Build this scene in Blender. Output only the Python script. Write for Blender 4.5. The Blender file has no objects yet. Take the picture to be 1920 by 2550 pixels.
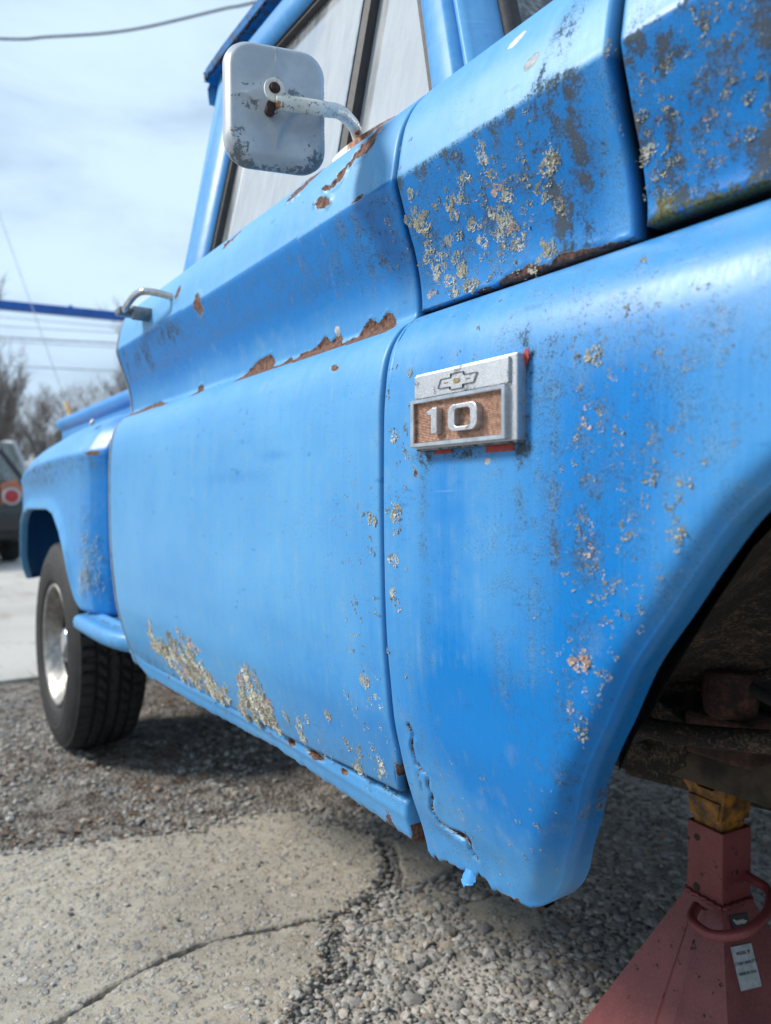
import bpy, bmesh, math, random
import numpy as np
from mathutils import Vector, Matrix

# ------------------------------------------------------------------ camera, sky, sun
S = bpy.context.scene
COL = S.collection
HEAD, PITCH = 34.68, 0.836
cam_d = bpy.data.cameras.new('camera'); cam = bpy.data.objects.new('camera', cam_d); COL.objects.link(cam)
th, pi_ = math.radians(HEAD), math.radians(PITCH)
fw = Vector((-math.cos(th) * math.cos(pi_), math.sin(th) * math.cos(pi_), -math.sin(pi_)))
cam.location = (0, -.45, .84)
cam.rotation_euler = fw.to_track_quat('-Z', 'Y').to_euler()
cam_d.sensor_fit = 'VERTICAL'; cam_d.sensor_height = 36; cam_d.lens = 36 * 1850 / 2550
cam_d.clip_start = .05; cam_d.clip_end = 2000
cam_d.dof.use_dof = True; cam_d.dof.focus_distance = .80; cam_d.dof.aperture_fstop = 4.8
S.camera = cam

SUN = Vector((-.75, -1, 1.0)).normalized()
w = bpy.data.worlds.new('World'); S.world = w; w.use_nodes = True
nt = w.node_tree; nt.nodes.clear()
def wn(t, **k):
    n = nt.nodes.new(t)
    for a, b in k.items(): setattr(n, a, b)
    return n
sky = wn('ShaderNodeTexSky', sky_type='NISHITA', sun_disc=False)
sky.sun_elevation = math.asin(SUN.z); sky.sun_rotation = math.atan2(SUN.x, SUN.y)
sky.air_density = 1.0; sky.dust_density = 1.2; sky.ozone_density = 1.5
tc = wn('ShaderNodeTexCoord')
mp = wn('ShaderNodeMapping'); mp.inputs['Scale'].default_value = (1.6, 1.6, 4.2); mp.inputs['Rotation'].default_value = (.1, .25, .6)
n1 = wn('ShaderNodeTexNoise'); n1.inputs['Scale'].default_value = 1.7; n1.inputs['Detail'].default_value = 7; n1.inputs['Roughness'].default_value = .56; n1.inputs['Distortion'].default_value = .35
rp = wn('ShaderNodeMapRange'); rp.interpolation_type = 'SMOOTHSTEP'
for k, v in zip(('From Min', 'From Max', 'To Min', 'To Max'), (.28, .68, .36, .97)): rp.inputs[k].default_value = v
mx = wn('ShaderNodeMix', data_type='RGBA'); mx.inputs['B'].default_value = (6.9, 8.9, 11.0, 1)
bg = wn('ShaderNodeBackground'); bg.inputs['Strength'].default_value = .10
ow = wn('ShaderNodeOutputWorld')
L = nt.links.new
L(tc.outputs['Generated'], mp.inputs['Vector']); L(mp.outputs[0], n1.inputs['Vector']); L(n1.outputs['Fac'], rp.inputs['Value'])
L(rp.outputs[0], mx.inputs['Factor']); L(sky.outputs[0], mx.inputs['A']); L(mx.outputs['Result'], bg.inputs['Color']); L(bg.outputs[0], ow.inputs[0])

sd = bpy.data.lights.new('sun', 'SUN'); sd.energy = 3.9; sd.angle = math.radians(13); sd.color = (1, .955, .88)
so = bpy.data.objects.new('sun', sd); COL.objects.link(so); so.rotation_euler = (-SUN).to_track_quat('-Z', 'Y').to_euler(); so.location = (-8, -18, 18)
S.view_settings.view_transform = 'Standard'; S.view_settings.look = 'None'; S.view_settings.exposure = .10; S.view_settings.gamma = 1
S.view_settings.use_curve_mapping = False
S.render.engine = 'CYCLES'
S.cycles.max_bounces = 6; S.cycles.use_denoising = True

rnd = random.Random(7); rng = np.random.default_rng(7)

# ------------------------------------------------------------------ helpers
def link(o, parent=None):
    COL.objects.link(o)
    if parent is not None:
        o.parent = parent
        o.matrix_parent_inverse = PINV.get(parent.name, Matrix())
    return o
PINV = {}
def empty(name, label, cat, loc=(0, 0, 0), group=None):
    o = bpy.data.objects.new(name, None); o.location = loc; o.empty_display_size = .1; COL.objects.link(o)
    PINV[o.name] = Matrix.Translation(-Vector(loc))
    tag(o, label, cat, group); return o
def tag(o, label=None, cat=None, group=None, kind=None):
    for k, v in (('label', label), ('category', cat), ('group', group), ('kind', kind)):
        if v: o[k] = v
    return o
def mesh(name, v, f, mat=None, parent=None, smooth=True, attrs=None):
    me = bpy.data.meshes.new(name)
    v = np.asarray(v, np.float32)
    if isinstance(f, np.ndarray):
        n, k = f.shape
        me.vertices.add(len(v)); me.vertices.foreach_set('co', v.ravel())
        me.loops.add(n * k); me.loops.foreach_set('vertex_index', f.ravel().astype(np.int32))
        me.polygons.add(n); me.polygons.foreach_set('loop_start', np.arange(0, n * k, k, dtype=np.int32))
    else:
        me.from_pydata(v.tolist(), [], f)
    me.update(calc_edges=True); me.validate()
    me.polygons.foreach_set('use_smooth', np.full(len(me.polygons), smooth))
    for a, d in (attrs or {}).items():
        at = me.attributes.new(a, 'FLOAT', 'POINT'); at.data.foreach_set('value', np.asarray(d, np.float32))
    for m in (mat if isinstance(mat, (list, tuple)) else [mat]):
        if m: me.materials.append(m)
    return link(bpy.data.objects.new(name, me), parent)
class MB:
    """collects simple shapes into one mesh"""
    def __init__(s): s.v = []; s.f = []
    def add(s, v, f):
        b = len(s.v); s.v += [tuple(p) for p in v]; s.f += [tuple(i + b for i in q) for q in f]; return s
    def box(s, lo, hi, M=None, bev=0.0):
        bm = bmesh.new(); bmesh.ops.create_cube(bm, size=1)
        lo, hi = Vector(lo), Vector(hi)
        for q in bm.verts: q.co = Vector([(lo[i] + hi[i]) / 2 + q.co[i] * (hi[i] - lo[i]) for i in range(3)])
        if bev: bmesh.ops.bevel(bm, geom=bm.edges[:], offset=bev, segments=2, affect='EDGES', profile=.5)
        return s.bm(bm, M)
    def bm(s, bm, M=None):
        bm.verts.index_update()
        s.add([(M @ q.co) if M else q.co for q in bm.verts], [[q.index for q in p.verts] for p in bm.faces]); bm.free(); return s
    def tube(s, pts, r, n=10, cap=True):
        pts = [Vector(p) for p in pts]; m = len(pts); rr = r if isinstance(r, (list, tuple)) else [r] * m
        up = None; vs = []; fs = []
        for i, p in enumerate(pts):
            t = (pts[min(i + 1, m - 1)] - pts[max(i - 1, 0)]).normalized()
            if up is None: up = t.orthogonal().normalized()
            up = (up - t * up.dot(t)).normalized(); sd_ = t.cross(up)
            for k in range(n):
                a = 2 * math.pi * k / n; vs.append(p + (up * math.cos(a) + sd_ * math.sin(a)) * rr[i])
        for i in range(m - 1):
            for k in range(n):
                a, b = i * n + k, i * n + (k + 1) % n; fs.append((a, b, b + n, a + n))
        if cap: fs += [tuple(range(n))[::-1], tuple(range((m - 1) * n, m * n))]
        return s.add(vs, fs)
    def lathe(s, prof, M=None, n=32, arc=2 * math.pi):
        """prof: (radius, height) about local Z"""
        vs = []; fs = []; m = len(prof)
        for k in range(n):
            a = arc * k / n
            for r, h in prof: p = Vector((r * math.cos(a), r * math.sin(a), h)); vs.append(M @ p if M else p)
        for k in range(n):
            for j in range(m - 1):
                a, b = k * m + j, ((k + 1) % n) * m + j; fs.append((a, b, b + 1, a + 1))
        return s.add(vs, fs)
    def prism(s, poly, y0, y1, M=None):
        """poly in (x, z), extruded along y"""
        n = len(poly); vs = [Vector((x, y0, z)) for x, z in poly] + [Vector((x, y1, z)) for x, z in poly]
        if M: vs = [M @ q for q in vs]
        return s.add(vs, [tuple(range(n)), tuple(range(2 * n - 1, n - 1, -1))] + [(i, i + n, (i + 1) % n + n, (i + 1) % n) for i in range(n)])
    def build(s, name, mat, parent=None, smooth=False, bev=0.0, auto=None):
        o = mesh(name, s.v, s.f, mat, parent, smooth)
        bm = bmesh.new(); bm.from_mesh(o.data)
        bmesh.ops.remove_doubles(bm, verts=bm.verts, dist=1e-6)
        if bev: bmesh.ops.bevel(bm, geom=[e for e in bm.edges if len(e.link_faces) == 2 and e.calc_face_angle(0) > .6], offset=bev, segments=2, affect='EDGES', profile=.5)
        bmesh.ops.recalc_face_normals(bm, faces=bm.faces)
        for p in bm.faces: p.smooth = smooth
        if auto:
            for e in bm.edges:
                if len(e.link_faces) == 2 and e.calc_face_angle(0) > auto: e.smooth = False
        bm.to_mesh(o.data); bm.free(); return o
def rrect(w, h, r, n=6):
    """rounded rectangle loop, ccw, centred"""
    out = []
    for cx, cy, a0 in ((w - r, h - r, 0), (r - w, h - r, 90), (r - w, r - h, 180), (w - r, r - h, 270)):
        for k in range(n + 1):
            a = math.radians(a0 + 90 * k / n); out.append((cx + r * math.cos(a), cy + r * math.sin(a)))
    return out
def resample(loop, n):
    P = np.array(list(loop) + [loop[0]], float); d = np.r_[0, np.cumsum(np.hypot(*np.diff(P, axis=0).T))]
    t = np.linspace(0, d[-1], n, endpoint=False); return np.c_[np.interp(t, d, P[:, 0]), np.interp(t, d, P[:, 1])]
def sstep(a, b, x):
    t = np.clip((np.asarray(x, float) - a) / (b - a), 0, 1); return t * t * (3 - 2 * t)
_tab = np.random.default_rng(3).random((64, 64, 8))
def vnoise(x, y, ch=0):
    x = np.asarray(x, float); y = np.asarray(y, float)
    xi, yi = np.floor(x).astype(int), np.floor(y).astype(int); fx, fy = x - xi, y - yi
    fx = fx * fx * (3 - 2 * fx); fy = fy * fy * (3 - 2 * fy); T = _tab[:, :, ch]
    g = lambda i, j: T[i & 63, j & 63]
    return (g(xi, yi) * (1 - fx) + g(xi + 1, yi) * fx) * (1 - fy) + (g(xi, yi + 1) * (1 - fx) + g(xi + 1, yi + 1) * fx) * fy
def fbm(x, y, oct=4, ch=0):
    s = 0; a = .5; t = 0
    for k in range(oct): s = s + a * vnoise(x * 2 ** k + 7.3 * k, y * 2 ** k + 3.1 * k, (ch + k) % 8); t += a; a *= .5
    return s / t
def seg_dist(px, pz, pts):
    d = np.full(np.shape(px), 9.)
    for (x0, z0), (x1, z1) in zip(pts[:-1], pts[1:]):
        dx, dz = x1 - x0, z1 - z0; t = np.clip(((px - x0) * dx + (pz - z0) * dz) / (dx * dx + dz * dz + 1e-12), 0, 1)
        d = np.minimum(d, np.hypot(px - x0 - t * dx, pz - z0 - t * dz))
    return d
def inside(px, py, poly):
    c = np.zeros(np.shape(px), bool); n = len(poly)
    for i in range(n):
        (x0, y0), (x1, y1) = poly[i], poly[i - 1]
        c ^= ((y0 > py) != (y1 > py)) & (px < (x1 - x0) * (py - y0) / (y1 - y0 + 1e-12) + x0)
    return c
def pchip(xs, ys, q):
    xs = np.asarray(xs, float); ys = np.asarray(ys, float); h = np.diff(xs); d = np.diff(ys) / h; m = np.zeros_like(xs)
    m[0], m[-1] = d[0], d[-1]
    for i in range(1, len(xs) - 1):
        if d[i - 1] * d[i] > 0:
            w1, w2 = 2 * h[i] + h[i - 1], h[i] + 2 * h[i - 1]; m[i] = (w1 + w2) / (w1 / d[i - 1] + w2 / d[i])
    k = np.clip(np.searchsorted(xs, q) - 1, 0, len(h) - 1); t = (q - xs[k]) / h[k]
    return (2 * t**3 - 3 * t**2 + 1) * ys[k] + (t**3 - 2 * t**2 + t) * h[k] * m[k] + (-2 * t**3 + 3 * t**2) * ys[k + 1] + (t**3 - t**2) * h[k] * m[k + 1]

# ------------------------------------------------------------------ materials
class NT:
    def __init__(s, name):
        s.m = bpy.data.materials.new(name); s.m.use_nodes = True; s.t = s.m.node_tree
        s.b = s.t.nodes['Principled BSDF']; s.out = s.t.nodes['Material Output']
    def n(s, t, **k):
        q = s.t.nodes.new(t)
        for a, b in k.items(): setattr(q, a, b)
        return q
    def set(s, sock, v):
        if isinstance(v, bpy.types.NodeSocket): s.t.links.new(v, sock)
        elif isinstance(v, (tuple, list)) and sock.type == 'RGBA' and len(v) == 3: sock.default_value = (*v, 1)
        else: sock.default_value = v
    def math(s, op, a, b=0.0, c=0.0, clamp=False):
        q = s.n('ShaderNodeMath', operation=op, use_clamp=clamp)
        for i, v in enumerate((a, b, c)): s.set(q.inputs[i], v)
        return q.outputs[0]
    def coord(s, scale=(1, 1, 1), kind='Object', rot=(0, 0, 0)):
        if not hasattr(s, '_tc'): s._tc = s.n('ShaderNodeTexCoord')
        if tuple(scale) == (1, 1, 1) and rot == (0, 0, 0): return s._tc.outputs[kind]
        m = s.n('ShaderNodeMapping'); m.inputs['Scale'].default_value = scale; m.inputs['Rotation'].default_value = rot
        s.t.links.new(s._tc.outputs[kind], m.inputs['Vector']); return m.outputs[0]
    def noise(s, scale, detail=4, rough=.55, vec=None, dist=0.0):
        q = s.n('ShaderNodeTexNoise'); s.set(q.inputs['Vector'], vec or s.coord())
        q.inputs['Scale'].default_value = scale; q.inputs['Detail'].default_value = detail; q.inputs['Roughness'].default_value = rough; q.inputs['Distortion'].default_value = dist
        return q.outputs['Fac']
    def voro(s, scale, vec=None, feature='F1', out='Distance', rnd_=1.0):
        q = s.n('ShaderNodeTexVoronoi', feature=feature); s.set(q.inputs['Vector'], vec or s.coord()); q.inputs['Scale'].default_value = scale; q.inputs['Randomness'].default_value = rnd_
        return q.outputs[out]
    def ss(s, v, a, b, lo=0.0, hi=1.0):
        q = s.n('ShaderNodeMapRange', interpolation_type='SMOOTHSTEP'); s.set(q.inputs['Value'], v)
        for k, x in zip(('From Min', 'From Max', 'To Min', 'To Max'), (a, b, lo, hi)): s.set(q.inputs[k], x)
        return q.outputs[0]
    def mix(s, f, a, b, mode='MIX'):
        q = s.n('ShaderNodeMix', data_type='RGBA', blend_type=mode)
        s.set(q.inputs['Factor'], f); s.set(q.inputs['A'], a); s.set(q.inputs['B'], b); return q.outputs['Result']
    def ramp(s, f, stops):
        q = s.n('ShaderNodeValToRGB'); s.set(q.inputs[0], f); e = q.color_ramp.elements
        while len(e) < len(stops): e.new(.5)
        for k, (p, c) in zip(e, stops): k.position = p; k.color = (*c, 1)
        return q.outputs[0]
    def attr(s, name):
        return s.n('ShaderNodeAttribute', attribute_name=name).outputs['Fac']
    def bump(s, h, strength=.3, dist=.002, prev=None):
        q = s.n('ShaderNodeBump'); q.inputs['Strength'].default_value = strength; q.inputs['Distance'].default_value = dist; s.set(q.inputs['Height'], h)
        if prev: s.t.links.new(prev, q.inputs['Normal'])
        return q.outputs[0]
    def fin(s, col=None, rough=None, metal=None, normal=None, **k):
        for nm, v in (('Base Color', col), ('Roughness', rough), ('Metallic', metal), ('Normal', normal), *[(a.replace('_', ' '), b) for a, b in k.items()]):
            if v is not None: s.set(s.b.inputs[nm], v)
        return s.m
def simple(name, col, rough=.5, metal=0.0, var=.25, scale=30, bump=.0, bdist=.001, dark=None, **k):
    """a colour with noise wear"""
    t = NT(name); f = t.noise(scale, 5, .6)
    d = dark or tuple(c * (1 - var) for c in col)
    c = t.mix(t.ss(f, .35, .65), d, col)
    r = t.math('ADD', rough - .06, t.math('MULTIPLY', t.noise(scale * 2.3), .12))
    return t.fin(c, r, metal, t.bump(f, bump, bdist) if bump else None, **k)

def make_paint():
    t = NT('weathered_blue_paint')
    chalk_shade, dirt, rust, prim = t.attr('chalk_shade'), t.attr('dirt'), t.attr('rust'), t.attr('primer')
    streak = t.noise(1, 5, .6, t.coord((95, 95, 3.2)))
    fstreak = t.noise(1, 3, .6, t.coord((330, 330, 9)))
    big, mid = t.noise(5, 4, .55), t.noise(46, 5, .62)
    fine, grit = t.noise(330, 5, .72), t.noise(900, 2, .6)
    ck = t.math('ADD', chalk_shade, t.math('MULTIPLY', t.math('SUBTRACT', streak, .5), .34))
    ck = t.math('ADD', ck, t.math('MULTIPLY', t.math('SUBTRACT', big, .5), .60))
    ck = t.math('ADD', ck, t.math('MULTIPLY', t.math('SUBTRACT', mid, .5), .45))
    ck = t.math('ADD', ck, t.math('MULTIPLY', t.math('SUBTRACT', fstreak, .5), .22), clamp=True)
    col = t.mix(ck, (.002, .180, .530), (.122, .372, .655))  # mix amount carries real chalking plus shade put into the colour
    # thin greyish film that follows the streaks
    film = t.math('MULTIPLY', t.ss(mid, .48, .70), t.ss(streak, .40, .65))
    col = t.mix(t.math('MULTIPLY', film, .16), col, (.30, .36, .40))
    # hair scratches and rubbed scuffs
    for rot_, sca in (((0, .45, 0), (4, 4, 260)), ((0, -1.1, 0), (5, 5, 300)), ((0, 1.45, 0), (6, 6, 220))):
        sw = t.noise(1, 2, .5, t.coord(sca, rot=rot_)); sc = t.math('MULTIPLY', t.ss(sw, .70, .745), t.ss(t.noise(6, 3), .52, .64))
        col = t.mix(t.math('MULTIPLY', sc, .40), col, (.34, .50, .64))
    sd2 = t.noise(1, 3, .55, t.coord((26, 26, 70), rot=(0, .35, 0)))
    col = t.mix(t.math('MULTIPLY', t.ss(sd2, .66, .74), .38), col, (.004, .13, .36))
    # pin-prick pits and scuffs
    pit = t.math('MULTIPLY', t.ss(t.voro(230), .17, .10), t.ss(t.noise(30, 3), .50, .60))
    # algae grime: fine specks that thicken where it is damp
    de = t.math('MULTIPLY', dirt, t.ss(t.math('ADD', mid, t.math('MULTIPLY', t.math('SUBTRACT', streak, .5), .5)), .34, .66, .35, 1.25))
    sp1 = t.noise(520, 6, .82); sp2 = t.noise(190, 5, .75)
    g = t.math('ADD', t.math('MULTIPLY', sp1, .62), t.math('MULTIPLY', sp2, .38))
    gm = t.ss(t.math('SUBTRACT', g, t.math('SUBTRACT', .665, t.math('MULTIPLY', de, .20))), -.022, .030)
    gm = t.math('MULTIPLY', gm, t.ss(dirt, .0, .12))
    stip = t.math('MULTIPLY', t.ss(grit, .50, .62), t.ss(de, .05, .45))
    col = t.mix(t.math('MULTIPLY', stip, .55), col, (.02, .05, .07))
    gcol = t.mix(t.ss(mid, .4, .62), (.014, .017, .016), (.050, .050, .040))
    col = t.mix(t.math('MULTIPLY', t.ss(de, .2, .9), .22), col, (.04, .09, .15))
    col = t.mix(t.math('MAXIMUM', t.math('MULTIPLY', gm, .86), t.math('MULTIPLY', pit, .75)), col, gcol)
    # paint lost down to primer or rust
    edge = t.math('ADD', t.math('MULTIPLY', t.math('SUBTRACT', t.noise(95, 6, .68), .5), 1.15), 0.0)
    re = t.math('ADD', rust, edge); pe = t.math('ADD', prim, edge)
    rm = t.math('MULTIPLY', t.ss(re, .47, .52), t.ss(rust, .02, .1)); pm = t.math('MULTIPLY', t.ss(pe, .47, .52), t.ss(prim, .02, .1))
    halo = t.math('MULTIPLY', t.ss(re, .26, .47), t.ss(rust, .02, .1))
    col = t.mix(t.math('MULTIPLY', halo, .5), col, (.26, .24, .17))
    rcol = t.ramp(t.noise(150, 5, .7), [(.32, (.035, .020, .016)), (.45, (.10, .048, .035)), (.56, (.185, .092, .066)), (.66, (.20, .15, .105)), (.75, (.13, .105, .085))])
    lift_shadow = t.math('MULTIPLY', t.math('MULTIPLY', t.ss(re, .41, .46), t.ss(rust, .02, .1)), t.ss(mid, .38, .52)); col = t.mix(t.math('MULTIPLY', lift_shadow, .8), col, (.020, .016, .014))  # dark rim: shadow of the lifted paint edge put into the colour
    col = t.mix(rm, col, rcol)
    col = t.mix(pm, col, t.mix(t.ss(mid, .4, .6), (.33, .34, .35), (.62, .66, .70)))
    bare = t.math('MAXIMUM', rm, pm)
    col = t.mix(t.math('MULTIPLY', t.ss(t.math('ADD', t.attr('moss'), t.math('MULTIPLY', t.math('SUBTRACT', sp2, .5), 1.6)), .42, .62), t.ss(t.attr('moss'), .02, .1)), col, t.mix(t.ss(fine, .4, .6), (.050, .055, .022), (.15, .15, .055)))
    col = t.mix(t.attr('grime_shade'), col, (.010, .009, .008))  # gap hems near black: grime and the shade of the gap in one colour
    ro = t.math('ADD', t.math('ADD', .29, t.math('MULTIPLY', ck, .17)), t.math('MULTIPLY', t.math('MAXIMUM', gm, bare), .45))
    ro = t.math('ADD', ro, t.math('MULTIPLY', t.math('SUBTRACT', fstreak, .5), .12))
    nb = t.bump(t.math('MULTIPLY', bare, -1.0), .9, .0009)
    nb = t.bump(t.math('MULTIPLY', t.math('MULTIPLY', gm, fine), 1.0), .55, .0007, nb)
    nb = t.bump(t.noise(9, 4, .5), .22, .006, nb)
    nb = t.bump(mid, .10, .0015, nb)
    nb = t.bump(grit, .06, .0005, nb)
    return t.fin(col, ro, 0.0, nb, Specular_IOR_Level=.32)
M_paint = make_paint()

def make_glass():
    t = NT('dusty_window_glass')
    st = t.noise(1, 5, .6, t.coord((55, 55, 3.5))); sp = t.noise(180, 4, .7); bg_ = t.noise(6, 3)
    dust = t.n('ShaderNodeBsdfDiffuse'); 
    t.set(dust.inputs['Color'], t.mix(t.ss(t.math('ADD', t.math('MULTIPLY', st, .5), t.math('MULTIPLY', bg_, .5)), .25, .75), (.40, .42, .43), (.52, .545, .555)))
    gl = t.n('ShaderNodeBsdfGlossy'); gl.inputs['Roughness'].default_value = .06
    tr = t.n('ShaderNodeBsdfTransparent'); tr.inputs['Color'].default_value = (.86, .90, .89, 1)
    fr = t.n('ShaderNodeFresnel'); fr.inputs['IOR'].default_value = 1.5
    a = t.n('ShaderNodeMixShader'); t.t.links.new(fr.outputs[0], a.inputs[0]); t.t.links.new(tr.outputs[0], a.inputs[1]); t.t.links.new(gl.outputs[0], a.inputs[2])
    b = t.n('ShaderNodeMixShader'); t.set(b.inputs[0], t.math('SUBTRACT', t.ss(t.math('ADD', st, t.math('MULTIPLY', sp, .35)), .25, .95, .46, .76), t.math('MULTIPLY', t.attr('clear_shade'), .5)))
    t.t.links.new(a.outputs[0], b.inputs[1]); t.t.links.new(dust.outputs[0], b.inputs[2]); t.t.links.new(b.outputs[0], t.out.inputs[0])
    return t.m
M_glass = make_glass()
def make_clear():
    t = NT('clear_tinted_glass')
    gl = t.n('ShaderNodeBsdfGlossy'); gl.inputs['Roughness'].default_value = .03
    tr = t.n('ShaderNodeBsdfTransparent'); tr.inputs['Color'].default_value = (.55, .62, .62, 1)
    fr = t.n('ShaderNodeFresnel'); fr.inputs['IOR'].default_value = 1.5
    a = t.n('ShaderNodeMixShader'); t.set(a.inputs[0], t.math('ADD', fr.outputs[0], t.ss(t.noise(90, 4), .4, .7, .02, .22)))
    t.t.links.new(tr.outputs[0], a.inputs[1]); t.t.links.new(gl.outputs[0], a.inputs[2]); t.t.links.new(a.outputs[0], t.out.inputs[0]); return t.m
M_clear = make_clear()
M_chrome = simple('tarnished_chrome', (.62, .63, .65), .16, 1.0, .25, 60)
def make_badge():
    t = NT('pitted_badge_metal')
    sp = t.noise(1500, 3, .7); b = t.noise(60, 5, .6); z = t.noise(300, 4, .7)
    col = t.mix(t.ss(sp, .38, .62), (.36, .37, .39), (.66, .67, .69))
    gr = t.math('MULTIPLY', t.ss(t.math('ADD', b, t.math('MULTIPLY', z, .5)), .80, .98), .9)
    col = t.mix(gr, col, (.05, .045, .035))
    return t.fin(col, t.ss(sp, .3, .7, .30, .48), .82, t.bump(sp, .35, .0004))
M_badge = make_badge()
M_badge_dirty = simple('grimy_badge_edge', (.30, .30, .29), .5, .4, .85, 140, .5, .0008, dark=(.03, .032, .025))
M_copper = simple('faded_copper_insert', (.66, .43, .325), .6, 0, .45, 260, .2, .0003, dark=(.34, .22, .165))
M_rubber = simple('weathered_rubber', (.030, .028, .030), .62, 0, .4, 60, .5, .002)
M_dark = simple('grimy_dark_metal', (.018, .016, .015), .75, 0, .5, 40, .6, .003)
def make_under():
    t = NT('crusted_underbody')
    a, b, c = t.noise(52, 6, .7, t.coord((1, 1, 1.5))), t.noise(240, 5, .75), t.noise(7, 4, .6)
    f = t.math('ADD', t.math('MULTIPLY', b, .6), t.math('ADD', t.math('MULTIPLY', a, .35), t.math('MULTIPLY', c, .25)))
    col = t.ramp(f, [(.50, (.009, .008, .008)), (.60, (.020, .016, .013)), (.655, (.10, .068, .047)), (.74, (.20, .14, .10))])
    return t.fin(col, .85, 0, t.bump(f, .8, .006))
M_under = make_under()
def make_rustmetal():
    t = NT('bare_rusty_steel')
    a, b = t.noise(90, 6, .7), t.noise(20, 4, .6)
    col = t.ramp(t.math('ADD', t.math('MULTIPLY', a, .6), t.math('MULTIPLY', b, .4)), [(.34, (.014, .011, .011)), (.50, (.050, .026, .021)), (.60, (.12, .052, .034)), (.74, (.20, .10, .06))])
    return t.fin(col, .9, 0, t.bump(a, .8, .003))
M_rust = make_rustmetal()
def make_mirror_paint(name='chalky_white_paint', c0=(.34, .38, .42), c1=(.45, .49, .53)):
    t = NT(name)
    a, b, z = t.noise(26, 5, .6), t.noise(190, 5, .7), t.attr('rust')
    col = t.mix(t.ss(a, .35, .7), c0, c1)
    gm = t.ss(t.math('ADD', b, t.math('MULTIPLY', t.attr('dirt'), .36)), .74, .80)
    col = t.mix(t.math('MULTIPLY', gm, .8), col, (.07, .085, .09))
    rm = t.ss(t.math('ADD', z, t.math('MULTIPLY', t.math('SUBTRACT', t.noise(70, 5, .65), .5), 1.1)), .42, .56)
    rcol = t.ramp(t.noise(130, 5), [(.35, (.05, .02, .015)), (.5, (.28, .10, .035)), (.65, (.45, .20, .08))])
    col = t.mix(t.math('MULTIPLY', rm, t.ss(z, .02, .1)), col, rcol)
    return t.fin(col, .42, 0, t.bump(gm, .3, .0006))
M_white = make_mirror_paint(); M_white_sunlit = make_mirror_paint('sunlit_arm_paint', (.62, .60, .54), (.76, .74, .68))  # arm, eyelet and foot: mirror paint with sunlit tone put into the colour
def make_lichen(name, c0, c1, c2):
    t = NT(name); oi = t.n('ShaderNodeObjectInfo').outputs['Random']
    f = t.noise(420, 4, .7); 
    col = t.ramp(t.math('ADD', t.math('MULTIPLY', f, .8), t.math('MULTIPLY', oi, .22)), [(.30, c0), (.50, c1), (.68, c2)])
    return t.fin(col, .95, 0, t.bump(t.noise(1100, 3, .7), .6, .0008), Specular_IOR_Level=.1)
M_lich = [make_lichen('grey_green_lichen', (.25, .24, .185), (.54, .525, .43), (.76, .745, .64)),
          make_lichen('pinkish_lichen', (.33, .22, .18), (.62, .45, .38), (.74, .63, .56)),
          make_lichen('yellow_green_lichen', (.10, .09, .03), (.30, .27, .12), (.42, .40, .25))]
M_red = simple('faded_red_stand_paint', (.36, .080, .088), .50, 0, .32, 14, .12, .002)
M_yel = simple('worn_yellow_paint', (.44, .185, .016), .55, 0, .4, 34, .5, .002, dark=(.07, .035, .012))
M_label = simple('white_sticker', (.46, .50, .53), .55, 0, .25, 90)
M_ink = simple('dark_print', (.035, .040, .055), .5, 0, .2, 60)
M_black = simple('black_sticker', (.012, .012, .014), .4, 0, .2, 60)
M_silver = simple('silver_print', (.55, .55, .56), .4, .2, .1, 60)
# ------------------------------------------------------------------ the pickup truck
T = empty('pickup_truck', 'old blue stepside pickup with peeling lichen-spotted paint, raised on a red jack stand', 'pickup truck', (-1.4, 1.0, 0))
LOW = [(.40, .062), (.457, .043), (.491, .034), (.525, .021), (.548, .013), (.578, .005), (.613, -.003), (.655, -.008), (.694, -.012), (.755, -.015), (.85, -.0165), (.921, -.016), (.964, -.013), (.986, -.009), (1.002, -.003), (1.018, .0075)]
BAND = [(1.043, .0335), (1.06, .0325), (1.079, .0295), (1.103, .0235), (1.119, .0175), (1.148, .008), (1.166, .0022), (1.1745, .0002), (1.183, .0016), (1.20, .0042), (1.225, .0095), (1.248, .0195), (1.269, .035)]
DOORTOP = [(1.280, .047), (1.286, .060), (1.288, .080), (1.289, .125), (1.286, .165)]
COWLTOP = [(1.283, .050), (1.296, .072), (1.307, .100), (1.316, .140), (1.324, .20), (1.334, .32), (1.342, .50), (1.346, .75), (1.347, 1.0)]
HOODTOP = [(1.285, .054), (1.302, .086), (1.318, .13), (1.334, .20), (1.352, .33), (1.366, .52), (1.374, .76), (1.376, 1.0)]
def path(pts, ds):
    """smooth (z, y) polyline resampled by arc length -> arrays y, z"""
    P = np.array(pts, float); s = np.r_[0, np.cumsum(np.hypot(*np.diff(P, axis=0).T))]
    q = np.linspace(0, s[-1], int(s[-1] / ds) + 2)
    return pchip(s, P[:, 1], q), pchip(s, P[:, 0], q), q
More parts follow.
